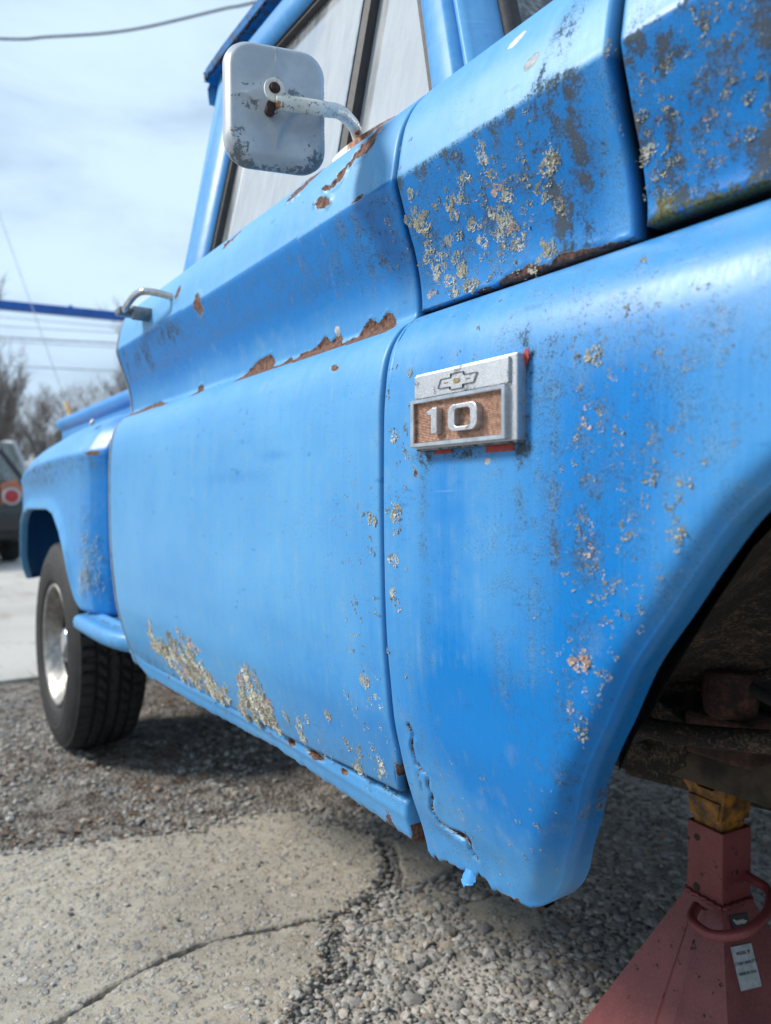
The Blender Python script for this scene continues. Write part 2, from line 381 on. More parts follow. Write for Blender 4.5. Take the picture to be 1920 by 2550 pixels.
def panel(name, prof, x0, x1, dx=.004, ds=.004, zlo=None, zhi=None, rad=.004, lip=.022, attrs=None, shape=None, mat=None, parent=None, xs=None, gap=None, sm=0):
    """sheet-metal panel: profile swept along x, trimmed below zlo(x) / above zhi(x), rounded and hemmed edges"""
    yy, zz, q = path(prof, ds)
    X = xs if xs is not None else np.linspace(x0, x1, int(abs(x1 - x0) / dx) + 2)
    s0 = np.array([np.interp(zlo(x), zz, q) if zlo else 0 for x in X]); s1 = np.array([np.interp(zhi(x), zz, q) if zhi else q[-1] for x in X])
    nv = len(q); W = np.linspace(0, 1, nv)
    SS = s0[:, None] + (s1 - s0)[:, None] * W[None]
    XX = np.repeat(X[:, None], nv, 1); YY = np.interp(SS, q, yy); ZZ = np.interp(SS, q, zz)
    # distance to the rim, measured in (x, s)
    rim = [(X[i], s0[i]) for i in range(0, len(X))] + [(X[-1], s) for s in np.linspace(s0[-1], s1[-1], 12)] + [(X[i], s1[i]) for i in range(len(X) - 1, -1, -1)] + [(X[0], s) for s in np.linspace(s1[0], s0[0], 12)]
    step = max(1, len(X) // 240)
    rim = [(X[i], s0[i]) for i in list(range(0, len(X), step)) + [len(X) - 1]] + [(X[i], s1[i]) for i in [len(X) - 1] + list(range(len(X) - 1, -1, -step)) + [0]]
    rim.append(rim[0])
    D = seg_dist(XX, SS, rim)
    R = rad(XX, ZZ) if callable(rad) else rad
    dd = np.clip(R - D, 0, None); off = R - np.sqrt(np.clip(R * R - dd * dd, 0, None))
    for _ in range(sm):
        p = np.pad(off, 1, mode='edge'); p = (p[:-2] + 2 * p[1:-1] + p[2:]) / 4; p = (p[:, :-2] + 2 * p[:, 1:-1] + p[:, 2:]) / 4; k_ = sstep(-.53, -.47, XX); off = off * (1 - k_) + p * k_
    YY = YY + off
    if shape: XX, YY, ZZ = shape(XX, YY, ZZ)
    n, m = XX.shape
    V = np.stack([XX, YY, ZZ], -1).reshape(-1, 3); idx = np.arange(n * m).reshape(n, m)
    Fq = np.stack([idx[:-1, :-1], idx[1:, :-1], idx[1:, 1:], idx[:-1, 1:]], -1).reshape(-1, 4)
    loop = np.r_[idx[:, 0], idx[-1, 1:], idx[-2::-1, -1], idx[0, -2:0:-1]]
    A = {k: np.clip(f(XX, ZZ), -.6 if k == 'chalk_shade' else 0, 1).reshape(-1) for k, f in (attrs or {}).items()}
    if gap: A['grime_shade'] = np.zeros(n * m)
    prev = loop
    for dy in (lip * .5, lip):
        nb = len(V); P = V[loop].copy(); P[:, 1] += dy; V = np.r_[V, P]
        cur = np.arange(nb, nb + len(loop)); Fq = np.r_[Fq, np.stack([np.roll(prev, -1), prev, cur, np.roll(cur, -1)], -1)]
        for k in A: A[k] = np.r_[A[k], (gap(P[:, 0], P[:, 2]) if k == 'grime_shade' else A[k][loop])]
        prev = cur
    o = mesh(name, V, Fq[:, ::-1] if x1 < x0 else Fq, mat or M_paint, parent or T, True, A)
    return o
def G(x, z, blobs):
    """sum of soft elliptical patches (x, z, rx, rz, strength)"""
    s = np.zeros(np.shape(x))
    for bx, bz, rx, rz, a in blobs: s = s + a * np.exp(-(((x - bx) / rx) ** 2 + ((z - bz) / rz) ** 2))
    return s
def bar(x, a, b, soft=.01): return sstep(a - soft, a + soft, x) * (1 - sstep(b - soft, b + soft, x))

# --- front fender
ARCH_X = np.array([-.50, -.482, -.468, -.4565, -.4445, -.4315, -.4075, -.3918, -.3756, -.3602, -.3370, -.3070, -.2806, -.2548, -.21, -.16, -.09, .02, .20, .38, .47, .53, .60, .66, .70, .78, .95])
ARCH_Z = np.array([.4665, .4675, .4735, .485, .504, .531, .576, .6125, .644, .6713, .7166, .76, .799, .832, .868, .893, .912, .92, .921, .914, .89, .85, .77, .66, .56, .50, .50])
def fend_lo(x):
    j = .0
    if x < -.48:
        base = np.interp(x, [-.635, -.616, -.572, -.545, -.521, -.50], [.460, .457, .463, .469, .464, .467])
        return base + (1 - float(sstep(-.525, -.488, x))) * .010 * (float(fbm(x * 70, 1.7, 3)) - .5) + (1 - float(sstep(-.525, -.488, x))) * .006 * (float(vnoise(x * 240, 3.)) - .5)
    return float(pchip(ARCH_X, ARCH_Z, np.array([x]))[0])
def fend_hi(x): return 1.0445 - .018 * max(0, 1 - (x + .632) / .016) ** 2
FEND = LOW + [(1.029, .0185), (1.0355, .031), (1.039, .048), (1.0405, .085)]
def fend_rad(x, z):
    a = sstep(-.50, -.44, x) * (1 - sstep(.93, 1.0, z)); return .003 + (.015 + .013 * (1 - sstep(.52, .66, z))) * a
CRACK = [(-.607, .612), (-.600, .604), (-.607, .583), (-.605, .571), (-.592, .563), (-.588, .541), (-.597, .523), (-.591, .510), (-.572, .5075), (-.553, .509), (-.549, .497), (-.540, .491)]
CRACK2 = [(-.600, .575), (-.604, .56), (-.603, .54)]
def fend_shape(X, Y, Z):
    Xj = X + .010 * (fbm(X * 60, Z * 60, 3, 2) - .5)
    d = np.minimum(seg_dist(Xj, Z, CRACK), seg_dist(Xj, Z, CRACK2) + .0012)
    wide = .0011 + .0042 * np.exp(-((X + .553) / .016) ** 2 - ((Z - .507) / .008) ** 2)
    Y = Y + .011 * np.exp(-(d / wide) ** 2) - .0009 * np.exp(-((d - .006) / .006) ** 2) * (Z < .6)
    Y = Y + .003 * (fbm(X * 26, Z * 26, 3, 4) - .5) * sstep(.56, .47, Z) * (X < -.5)
    return X, Y, Z
def f_chalk_shade(x, z):
    c = .42 + G(x, z, [(-.60, .86, .09, .25, .12), (-.47, .84, .05, .2, .10)])
    c = c - G(x, z, [(-.50, .635, .085, .075, .62), (-.44, .60, .055, .07, .35), (-.53, .80, .03, .16, .30), (-.36, .80, .06, .12, .42), (-.355, .68, .05, .08, .35), (-.34, .90, .06, .07, .34)])  # low patches: soft dark reflection put into the colour
    c = c + G(x, z, [(-.57, .53, .04, .05, .18), (-.45, .50, .06, .03, .30), (-.45, 1.0, .2, .04, .22)])
    return c
def f_dirt(x, z):
    d = .15 + .12 * sstep(-.50, -.36, x) + G(x, z, [(-.355, .87, .055, .11, .14), (-.385, .735, .020, .10, .20), (-.372, .80, .030, .07, .10), (-.30, .92, .05, .06, .10), (-.40, .975, .06, .04, .12), (-.262, .96, .025, .04, .08)])
    d = d + .17 * bar(x, -.475, -.385, .02) * bar(z, .66, .98, .05)
    d = d + .34 * bar(x, -.570, -.553, .006) * bar(z, .70, .89, .05) + .36 * bar(x, -.442, -.424, .008) * bar(z, .80, .97, .02)
    d = d + G(x, z, [(-.50, .883, .075, .006, .62), (-.428, .925, .007, .035, .75), (-.56, .88, .014, .012, .5), (-.58, .60, .03, .06, .2), (-.40, .58, .02, .05, .42), (-.56, .50, .05, .02, .4)])
    return d * (.6 + .8 * fbm(x * 30, z * 11, 3, 1))
def f_rust(x, z):
    Xj = x + .010 * (fbm(x * 60, z * 60, 3, 2) - .5)
    d = np.minimum(seg_dist(Xj, z, CRACK), seg_dist(Xj, z, CRACK2) + .001)
    r = .72 * np.exp(-(d / .0026) ** 2) + G(x, z, [(-.553, .508, .016, .007, .6), (-.575, .868, .004, .008, .6), (-.581, .873, .003, .005, .4), (-.402, .586, .006, .014, .35)])
    lo = np.array([fend_lo(a) for a in x[:, 0]])[:, None]
    r = r + .62 * np.exp(-np.clip(z - lo, 0, 1) / .0045) * (x < -.49) 
    return r + .5 * bar(x, -.64, -.6315, .0012) * (z < .6)
def f_prim(x, z):
    return G(x, z, [(-.473, .8745, .006, .005, .68), (-.335, .985, .006, .006, .5), (-.36, .985, .007, .004, .42)])
fender = panel('front_fender', FEND, -.632, .95, zlo=fend_lo, zhi=fend_hi, rad=fend_rad, lip=.034, sm=40, shape=fend_shape, gap=lambda x, z: .95 * ((x < -.60) & (z > .5) | (z > 1.03)),
               xs=np.r_[np.arange(-.632, -.20, .0023), np.linspace(-.20, .95, 120)], ds=.0028, attrs=dict(chalk_shade=f_chalk_shade, dirt=f_dirt, rust=f_rust, primer=f_prim))
# loose flake of paint hanging under the fender, and the rusted inner flange the lip has lost
bm = bmesh.new(); gv = {}
for i in range(9):
    for j in range(9):
        a, b = i / 8 * 2 - 1, j / 8 * 2 - 1
        k = math.sqrt(max(0, 1 - b * b * .5)) if b < 0 else 1
        gv[i, j] = bm.verts.new((-.560 + .0085 * a * (1 - .28 * max(0, b) ** 2) * (.9 + .25 * rnd.random()), .0435 - .004 * (1 - a * a) - .004 * (1 - b) + .0015 * rnd.random(), fend_lo(-.56) - .003 + .0095 * b * (1 - .25 * (a * a if b < 0 else 0)) + (.004 * rnd.random() if b == -1 else 0)))
for i in range(8):
    for j in range(8): bm.faces.new((gv[i, j], gv[i + 1, j], gv[i + 1, j + 1], gv[i, j + 1]))
me = bpy.data.meshes.new('loose_paint_flake'); bm.to_mesh(me); bm.free(); me.polygons.foreach_set('use_smooth', [True] * len(me.polygons)); me.materials.append(M_paint)
at = me.attributes.new('chalk_shade', 'FLOAT', 'POINT'); at.data.foreach_set('value', [.55] * len(me.vertices))
link(bpy.data.objects.new('loose_paint_flake', me), T)
me.shade_flat() if False else None
fx = np.linspace(-.634, -.47, 90); fl = []
for k, (dy, dz) in enumerate(((.006, .020), (.0085, .000), (.013, -.0045), (.024, -.003), (.026, .03))):
    for x in fx: fl.append((x, .0405 + dy, fend_lo(x) + dz + (.007 * (float(fbm(x * 90, 9.1 + k, 3)) - .5) if k in (1, 2, 3) else 0)))
idx = np.arange(len(fl)).reshape(5, -1)
mesh('rusted_flange', fl, np.stack([idx[:-1, :-1], idx[:-1, 1:], idx[1:, 1:], idx[1:, :-1]], -1).reshape(-1, 4), M_rust, T)

# --- door
DOOR = [q for q in LOW if q[0] > .5] ; DOOR = [(.470, .041), (.491, .034)] + DOOR + [(1.0265, .0165), (1.0325, .0265), (1.0375, .0318)] + BAND + DOORTOP
def door_lo(x): return float(np.interp(x, [-1.697, -1.62, -1.3, -.9, -.64], [.497, .490, .499, .509, .522])) + .0015 * (float(fbm(x * 50, .4)) - .5)
def d_chalk_shade(x, z):
    low = .74 + .10 * fbm(x * 3, z * 3, 3, 2) - G(x, z, [(-.74, .60, .10, .07, .42), (-.66, .66, .03, .16, .30), (-.70, .80, .05, .06, .1)]) - .22 * sstep(.66, .54, z) * sstep(-1.25, -.85, x)  # rounded patch low at the front: soft shade put into the colour
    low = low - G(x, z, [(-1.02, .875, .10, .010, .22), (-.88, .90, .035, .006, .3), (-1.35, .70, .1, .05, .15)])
    band = .0 + .50 * (1 - sstep(1.05, 1.10, z)) - .18 * sstep(1.10, 1.15, z)  # band shading put into the colour: dark under the crease, paler at the fold
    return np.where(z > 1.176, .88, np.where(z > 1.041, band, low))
def d_dirt(x, z):
    b = bar(z, 1.10, 1.176, .012)
    d = b * (.16 + .40 * sstep(-1.25, -1.62, x) * (fbm(x * 22, z * 6, 3, 5) > .45)) + G(x, z, [(-1.36, 1.15, .06, .02, .5), (-1.55, 1.14, .05, .02, .5), (-.69, 1.10, .03, .05, .18)])
    d = d + .22 * sstep(-.95, -.64, x) * bar(z, 1.08, 1.18, .02) + .34 * np.exp(-np.clip(z - .505, 0, 1) / .014) + .14 * sstep(.62, .50, z)
    return d + .17
def drip(x, z, x0, z0, z1, wd=.0022): return np.exp(-((x - x0 - .004 * np.sin(z * 40)) / wd) ** 2) * bar(z, z1, z0, .008)
CHIPS = [(-.715, 1.252, .017, .010, 24), (-.738, 1.236, .007, .005, 24), (-.755, 1.226, .010, .005, 35), (-.768, 1.219, .006, .003, 35), (-.792, 1.203, .006, .010, 75), (-.785, 1.219, .003, .006, 70), (-.888, 1.262, .022, .008, 8), (-.860, 1.268, .008, .004, 8),
         (-.706, 1.179, .0022, .006, 90), (-1.205, 1.168, .014, .009, 40), (-1.318, 1.214, .012, .005, 40), (-1.10, 1.259, .012, .005, 10), (-1.13, 1.252, .010, .004, 10), (-1.27, 1.038, .012, .004, 0), (-.746, .995, .003, .006, 80)]
def d_rust(x, z, runs=True):
    r = np.zeros(np.shape(x))
    for cx, cz, a, b, ang in CHIPS:
        c, s_ = math.cos(math.radians(ang)), math.sin(math.radians(ang)); u, v = (x - cx) * c + (z - cz) * s_, -(x - cx) * s_ + (z - cz) * c
        r = np.maximum(r, .85 * np.exp(-((u / a) ** 2 + (v / (b * 1.7)) ** 2) * .46))
    # flaking along the fold: height of the bare patch varies with x
    hx = np.interp(x, [-1.69, -1.60, -1.50, -1.46, -1.40, -1.28, -1.26, -1.24, -1.10, -1.075, -1.04, -.99, -.975, -.95, -.93, -.915, -.895, -.87, -.85, -.835, -.82, -.80, -.785, -.77, -.755, -.742, -.728, -.712, -.695, -.685, -.67],
                   [.003, .010, .014, .004, 0, .002, .008, .001, 0, .012, .026, .030, .004, .002, .012, .003, .012, .012, .016, .028, .014, .026, .004, .008, .006, .020, .028, .016, .028, .024, 0])
    hx = hx * .82; up = np.clip((hx + .003 - (z - 1.031)) / .006, 0, 1) * (z > 1.026) * (hx > .0015)
    r = np.maximum(r, up * .9)
    for x0, z0, z1 in ((-.795, 1.20, 1.09), (-.845, 1.262, 1.16), (-.86, 1.17, 1.10), (-.735, 1.23, 1.18), (-1.10, 1.25, 1.19), (-1.23, 1.16, 1.09)) if runs else (): r = np.maximum(r, .32 * drip(x, z, x0, z0, z1, .0035))
    lo = np.interp(x, [-1.697, -1.62, -1.3, -.9, -.64], [.497, .490, .499, .509, .522])
    r = r + .48 * np.exp(-np.clip(z - lo, 0, 1) / .004) * (fbm(x * 18, 2., 3) > .48) + .7 * np.exp(-((x + .645) / .006) ** 2) * bar(z, .50, .565, .02)
    return r
def d_prim(x, z): return .8 * np.exp(-(((x + .803) / .010) ** 2 + ((z - 1.052) / .010) ** 2)) + .7 * np.exp(-(((x + 1.525) / .02) ** 2 + ((z - 1.030) / .003) ** 2)) + .45 * np.exp(-(((x + .95) / .014) ** 2 + ((z - 1.045) / .003) ** 2))
def d_shape(X, Y, Z):
    h = np.clip(d_rust(X, Z, False) - .45, 0, .3) / .3
    Y = Y + .0016 * h - .0022 * np.exp(-((d_rust(X, Z, False) - .36) / .10) ** 2) * (fbm(X * 60, Z * 60, 2, 6) > .5) * (Z > 1.02)
    Y = Y + .004 * (fbm(X * 5, Z * 5, 3, 3) - .5) * bar(Z, .60, .98, .05)
    Xr = np.where((X > -.66) & (Z < .58), X - .018 * sstep(.575, .52, Z) * sstep(-.66, -.638, X), X)
    return Xr, Y, Z
DX = np.r_[np.arange(-1.697, -1.0, .0055), np.arange(-1.0, -.6381, .0026), [-.638]]
door = panel('door', DOOR, -1.697, -.638, zlo=door_lo, rad=.0028, lip=.02, gap=lambda x, z: .95 + 0 * x, shape=d_shape, xs=DX, ds=.0034, attrs=dict(chalk_shade=d_chalk_shade, dirt=d_dirt, rust=d_rust, primer=d_prim))

# --- cowl side panel and hood
COWL = [(1.0425, .0318)] + BAND + COWLTOP
def c_chalk_shade(x, z):
    return np.where(z > 1.173, .86, .02 + .28 * (1 - sstep(1.05, 1.09, z)) + G(x, z, [(-.372, 1.09, .02, .05, .35)]))  # band below the crease: its shading put into the colour, paler at the foot
def c_dirt(x, z):
    st = .58 * bar(x, -.452 + .12 * (1.17 - z), -.388 + .0 * z, .012) * (z < 1.178) + .50 * bar(x, -.427 + .45 * (z - 1.21), -.392 + .45 * (z - 1.21), .010) * (z >= 1.165) * (z < 1.30)
    d = st + .42 * np.exp(-np.clip(1.173 - z, 0, 1) / .022) * (z < 1.176) * (x < -.40) + .34 * (z < 1.175) + .06
    d = d + .20 * np.exp(-np.clip(z - 1.174, 0, 1) / .012) * (z >= 1.174) + G(x, z, [(-.60, 1.12, .03, .05, .2), (-.51, 1.11, .04, .03, .2)])
    return d * (.55 + .9 * fbm(x * 26, z * 20, 3, 1))
def c_rust(x, z):
    e = np.interp(x, [-.632, -.56, -.54, -.52, -.50, -.475, -.45, -.44, -.41, -.39, -.36], [0, 0, .003, 0, .006, .010, .002, .008, .005, .003, 0])
    return np.clip((e + .002 - (z - 1.0425)) / .005, 0, 1) * .78
def c_prim(x, z): return G(x, z, [(-.476, 1.241, .0085, .006, .95), (-.468, 1.245, .006, .004, .8), (-.441, 1.208, .008, .006, .9), (-.447, 1.204, .006, .004, .8), (-.356, 1.19, .006, .009, .5)])
def c_shape(X, Y, Z):
    r = c_rust(X, Z); return X, Y + .002 * np.clip(r - .45, 0, .3) / .3 - .0012 * np.exp(-((r - .3) / .15) ** 2), Z
cowl = panel('cowl_panel', COWL, -.632, -.363, zlo=lambda x: 1.0425 + .003 * (float(fbm(x * 60, 4.4)) - .5), rad=.003, lip=.03, xs=np.arange(-.632, -.3629, .0024), ds=.0036, gap=lambda x, z: .95 + 0 * x, shape=c_shape, attrs=dict(chalk_shade=c_chalk_shade, dirt=c_dirt, rust=c_rust, primer=c_prim))
HOOD = [(1.0485, .0315), (1.0535, .0325)] + BAND[1:] + HOODTOP
def h_chalk_shade(x, z): return np.where(z > 1.174, .62, -.05 + .3 * G(x, z, [(-.345, 1.06, .05, .012, 1)]))  # side below the crease kept deep blue: its shading put into the colour
def h_dirt(x, z):
    d = .92 + .40 * (fbm(x * 34, z * 9, 3, 3) - .45) * 2 + .30 * bar(x, -.36, -.335, .008) * (z < 1.17) + .35 * np.exp(-np.clip(z - 1.050, 0, 1) / .016)
    d = d - .30 * G(x, z, [(-.285, 1.10, .03, .03, 1), (-.26, 1.15, .02, .03, .8), (-.315, 1.075, .02, .02, .8)])
    return np.where(z > 1.174, .34 * np.exp(-(z - 1.174) / .05) + .05 + .2 * (x > -.30), d)
hood = panel('hood', HOOD, -.353, .95, zlo=lambda x: 1.0485, rad=.004, lip=.03, xs=np.r_[np.arange(-.353, -.18, .0026), np.linspace(-.18, .95, 80)], ds=.0036, gap=lambda x, z: .95 + 0 * x, attrs=dict(chalk_shade=h_chalk_shade, dirt=h_dirt, moss=lambda x, z: .75 * np.exp(-np.clip(z - 1.049, 0, 1) / .010) * (.3 + fbm(x * 30, z * 8, 2, 2)) + G(x, z, [(-.29, 1.14, .012, .03, .4), (-.255, 1.09, .02, .02, .4), (-.335, 1.06, .012, .012, .5)]), rust=lambda x, z: 0 * x))

# --- rocker panel under the door
ROCK = [(.455, .075), (.4565, .058), (.459, .046), (.466, .0415), (.480, .0375), (.4925, .034), (.503, .034), (.508, .038), (.512, .05)]
def rock_lo(x): return .4585 + .0 * x
def r_shape(X, Y, Z):
    drop = np.interp(X, [-1.70, -1.62, -1.45, -1.2, -1.0, -.64], [.010, -.006, -.002, .006, .012, .0])
    jag = .006 * (fbm(X * 70, X * 0 + 5.5, 3) - .5) * (Z < .475)
    hole = np.exp(-(((X + .935) / .013) ** 2 + ((Z - .499) / .006) ** 2)) + np.exp(-(((X + .865) / .026) ** 2 + ((Z - .500) / .005) ** 2)) + .6 * np.exp(-(((X + .79) / .01) ** 2 + ((Z - .501) / .004) ** 2))
    return X, Y + .02 * np.clip(hole - .3, 0, 1), Z + drop * sstep(.505, .47, Z) + jag
def r_rust(x, z):
    h = 1.0 * np.exp(-(((x + .935) / .013) ** 2 + ((z - .499) / .007) ** 2)) + np.exp(-(((x + .865) / .026) ** 2 + ((z - .500) / .006) ** 2)) + .8 * np.exp(-(((x + .79) / .012) ** 2 + ((z - .501) / .005) ** 2))
    return h * .9 + .75 * np.exp(-np.clip(z - .459, 0, 1) / .006) * (fbm(x * 12, 3.3, 3) > .42) + .6 * G(x, z, [(-1.458, .489, .008, .010, 1), (-.70, .475, .008, .012, 1)]) + .6 * bar(x, -.66, -.64, .003) * (z < .48)
rocker = panel('rocker_panel', ROCK, -1.735, -.658, lip=.03, rad=.003, dx=.004, ds=.0022, shape=r_shape, attrs=dict(chalk_shade=lambda x, z: .62 + 0 * x, dirt=lambda x, z: .16 + .35 * np.exp(-np.clip(z - .458, 0, 1) / .01) + .45 * np.exp(-np.clip(.507 - z, 0, 1) / .006), rust=r_rust))

# --- jamb behind the gaps: rusty at the foot, dark above
mb = MB(); mb.box((-.70, .055, .485), (-.600, .12, .60)).build('door_jamb', M_rust, T)
mb = MB(); mb.box((-.72, .062, .60), (-.56, .20, 1.20)); mb.box((-.615, .085, 1.005), (.9, .16, 1.075)); mb.box((-.40, .075, 1.06), (-.30, .16, 1.20)); mb.build('inner_body_brace', M_dark, T)
mb = MB(); mb.box((-1.80, .06, .49), (-1.69, .5, 1.275)); mb.build('cab_rear_corner', M_paint, T, bev=.012)
for nm, (x0, x1) in (('cab_seam_trim', (-1.712, -1.702)),):
    yy, zz, q = path(DOOR, .01); vs = []
    for y, z in zip(yy, zz):
        if z < 1.27: vs += [(x0, y + .001, z), (x1, y + .001, z), (x1, y + .03, z), (x0, y + .03, z)]
    fs = []
    for i in range(len(vs) // 4 - 1):
        for k in range(4): a, b = i * 4 + k, i * 4 + (k + 1) % 4; fs.append((a, b, b + 4, a + 4))
    mesh(nm, vs, fs, simple('grey_seam_trim', (.22, .26, .30), .6, 0, .35, 60), T)

# --- greenhouse: everything on the inward leaning plane y = .14 + .19 (z - 1.36)
def gy(z): return .14 + .19 * (z - 1.36)
def ring(name, outer, inner, mat, proud=.010, depth=.03, n=160, parent=None, attrs=None):
    """frame between two outlines in (x, z), rounded over, standing on the leaning plane"""
    cen = np.mean(np.array(inner), axis=0)
    O, I = resample(outer, n), resample(inner, n)
    k = np.argmin([np.hypot(*(np.roll(I, -s, 0) - O).T).sum() for s in range(n)]); I = np.roll(I, -k, 0)
    rows = [(O, .030), (O, .0), (O + (I - O) * .06, -proud * .9), (O + (I - O) * .15, -proud), (O + (I - O) * .62, -proud), (O + (I - O) * .86, -proud * .55), (I, .004), (I, depth)]
    V = np.concatenate([np.c_[P[:, 0], gy(P[:, 1]) + dy, P[:, 1]] for P, dy in rows]); idx = np.arange(len(V)).reshape(len(rows), n)
    F = np.stack([idx[:-1], np.roll(idx, -1, 1)[:-1], np.roll(idx, -1, 1)[1:], idx[1:]], -1).reshape(-1, 4)
    return mesh(name, V, F, mat, parent or T, True, attrs and {k_: np.full(len(V), v_) for k_, v_ in attrs.items()})
def rounded(poly, radii, n=6):
    out = []; m = len(poly)
    for i in range(m):
        p, a, b = Vector(poly[i]), Vector(poly[i - 1]), Vector(poly[(i + 1) % m]); r = radii[i]
        if r <= 0: out.append(tuple(p)); continue
        p0, p1 = p + (a - p).normalized() * r, p + (b - p).normalized() * r
        for k in range(n + 1): t = k / n; out.append(tuple(p0 * (1 - t) ** 2 + p * 2 * t * (1 - t) + p1 * t * t))
    return out
WIN = rounded([(-1.512, 1.292), (-.722, 1.292), (-.757, 1.385), (-.90, 1.742), (-1.475, 1.742)], [.05, .01, .03, .05, .08])
OUT = rounded([(-1.635, 1.27), (-.648, 1.27), (-.684, 1.36), (-.868, 1.812), (-1.585, 1.812)], [.01, .01, .02, .05, .06])
frame = ring('window_frame', OUT, WIN, M_paint, .016, .03, parent=door, attrs=dict(chalk_shade=.50, dirt=.06))
ins = lambda P, d: [tuple(Vector(p) + (Vector((-1.12, 1.52)) - Vector(p)).normalized() * d) for p in P]
seal = ring('window_seal', WIN, ins(WIN, .014), M_rubber, -.004, .02, parent=door)
def pane(name, poly, dy, mat, parent, sub=24, clear_shade=None):
    (x0, z0), (x1, z1) = np.min(np.array(poly), 0), np.max(np.array(poly), 0); P = resample(poly, 96); c = P.mean(0)
    V = []; 
    for k in range(sub + 1): V.append(c + (P - c) * (k / sub if k else 1e-4))
    V = np.concatenate(V); n = 96; idx = np.arange(len(V)).reshape(sub + 1, n)
    F = np.stack([idx[:-1], np.roll(idx, -1, 1)[:-1], np.roll(idx, -1, 1)[1:], idx[1:]], -1).reshape(-1, 4)
    return mesh(name, np.c_[V[:, 0], gy(V[:, 1]) + dy, V[:, 1]], F, mat, parent, True, clear_shade and dict(clear_shade=clear_shade(V[:, 0], V[:, 1])))
W2 = ins(WIN, .006)
pane('window_pane', [p for p in [(max(min(x, -.976), -1.6), z) for x, z in W2]], .016, M_glass, door, clear_shade=lambda x, z: np.clip(sstep(-1.425, -1.455, x + .25 * (z - 1.36)) * .8 + .7 * sstep(1.66, 1.70, z + .04 * np.sin(x * 9)) * (x < -1.16), 0, 1))  # pillar shadow at the rear edge painted by thinning the dust; top thinned too
pane('vent_pane', [p for p in [(max(x, -.955), z) for x, z in W2]], .012, M_glass, door, clear_shade=lambda x, z: 0 * x)
# division bar (rubber with a bright edge) and vent edge
def gbox(mb, x0, x1, z0, z1, d0, d1, lean=0.0):
    mb.add([(x + lean * (z - 1.36), gy(z) + d, z) for z in (z0, z1) for d in (d0, d1) for x in (x0, x1)], [(0, 1, 5, 4), (2, 6, 7, 3), (0, 4, 6, 2), (1, 3, 7, 5), (0, 2, 3, 1), (4, 5, 7, 6)]); return mb
gbox(MB(), -.974, -.953, 1.286, 1.74, -.004, .02).build('division_bar', M_rubber, door)
gbox(MB(), -.9795, -.9745, 1.286, 1.74, -.006, .02).build('division_trim', M_chrome, door)
# cab pillar behind the door frame, A pillar, windshield and its gasket, roof
def sheet(name, rows, mat, attrs=None, parent=None):
    n = len(rows[0]); V = np.array(rows, float).reshape(-1, 3); idx = np.arange(len(V)).reshape(len(rows), n)
    F = np.stack([idx[:-1, :-1], idx[:-1, 1:], idx[1:, 1:], idx[1:, :-1]], -1).reshape(-1, 4)
    return mesh(name, V, F, mat, parent or T, True, attrs and {k: np.full(len(V), v) for k, v in attrs.items()})
zs = np.linspace(1.26, 1.845, 30)
sheet('rear_pillar', [[(-1.63 + .02 * (z - 1.3) / .5 * 2, gy(z) + .006, z), (-1.655, gy(z) + .004, z), (-1.68, gy(z) + .005, z), (-1.695, gy(z) + .012, z), (-1.703, gy(z) + .03, z), (-1.705, gy(z) + .12, z), (-1.705, 1.0, z), (-1.705, 1.86 - .19 * (z - 1.36), z)] for z in zs], M_paint, dict(chalk_shade=.95, dirt=.22))
ax = lambda z: -.690 - .415 * (z - 1.36)      # front edge line of the door frame
rows = []
for z in np.linspace(1.27, 1.83, 30):
    x = ax(z); rows.append([(x - .012, gy(z) + .02, z), (x + .003, gy(z) + .008, z), (x + .008, gy(z) - .004, z), (x + .016, gy(z) - .005, z), (x + .020, gy(z) + .004, z), (x + .023, gy(z) + .010, z), (x + .030, gy(z) + .020, z), (x + .034, gy(z) + .034, z), (x + .035, gy(z) + .048, z), (x + .030, gy(z) + .062, z), (x + .015, gy(z) + .07, z)])
sheet('front_pillar', rows, M_paint, dict(chalk_shade=.80, dirt=.05))
def wsx(u, z): return -.668 - .415 * (z - 1.36) + .09 * math.sin(math.pi * u)     # windshield, slightly bowed
WS = rounded([(0, 0), (1, 0), (1, 1), (0, 1)], [.10, .10, .10, .10], 8)
def wpt(p, out=0.0):
    z = 1.335 + .475 * p[1]; yy_ = gy(z) + .066 + (2 - 2 * (gy(z) + .066)) * p[0]; return (wsx(p[0], z) + out, yy_, z)
C0 = Vector((.5, .5)); wn_ = 120; P = resample(WS, wn_)
def wring(sc, out): return [wpt((.5 + (p[0] - .5) * (1 + sc * .26), .5 + (p[1] - .5) * (1 + sc)), out) for p in P]
rows = [wring(.10, .0), wring(.095, .022), wring(.06, .030), wring(.03, .024), wring(.0, .018), wring(-.035, .022), wring(-.06, .016), wring(-.075, .0)]
V = np.array(rows).reshape(-1, 3); idx = np.arange(len(V)).reshape(len(rows), wn_)
mesh('windshield_gasket', V, np.stack([idx[:-1], np.roll(idx, -1, 1)[:-1], np.roll(idx, -1, 1)[1:], idx[1:]], -1).reshape(-1, 4), M_rubber, T)
rows = [wring(-.04 - .96 * k / 14, .006) for k in range(15)]; V = np.array(rows).reshape(-1, 3); idx = np.arange(len(V)).reshape(15, wn_)
ws = mesh('windshield', V, np.stack([idx[:-1], np.roll(idx, -1, 1)[:-1], np.roll(idx, -1, 1)[1:], idx[1:]], -1).reshape(-1, 4), M_clear, T)
st = [wpt(q, .008) for q in ((.062, .185), (.115, .20), (.112, .29), (.058, .275))]
mesh('inspection_sticker', st + [(x + .003, y, z) for x, y, z in st], [(0, 1, 2, 3), (7, 6, 5, 4), (0, 4, 5, 1), (1, 5, 6, 2), (2, 6, 7, 3), (3, 7, 4, 0)], simple('pale_yellow_sticker', (.62, .60, .30), .5), ws, False)
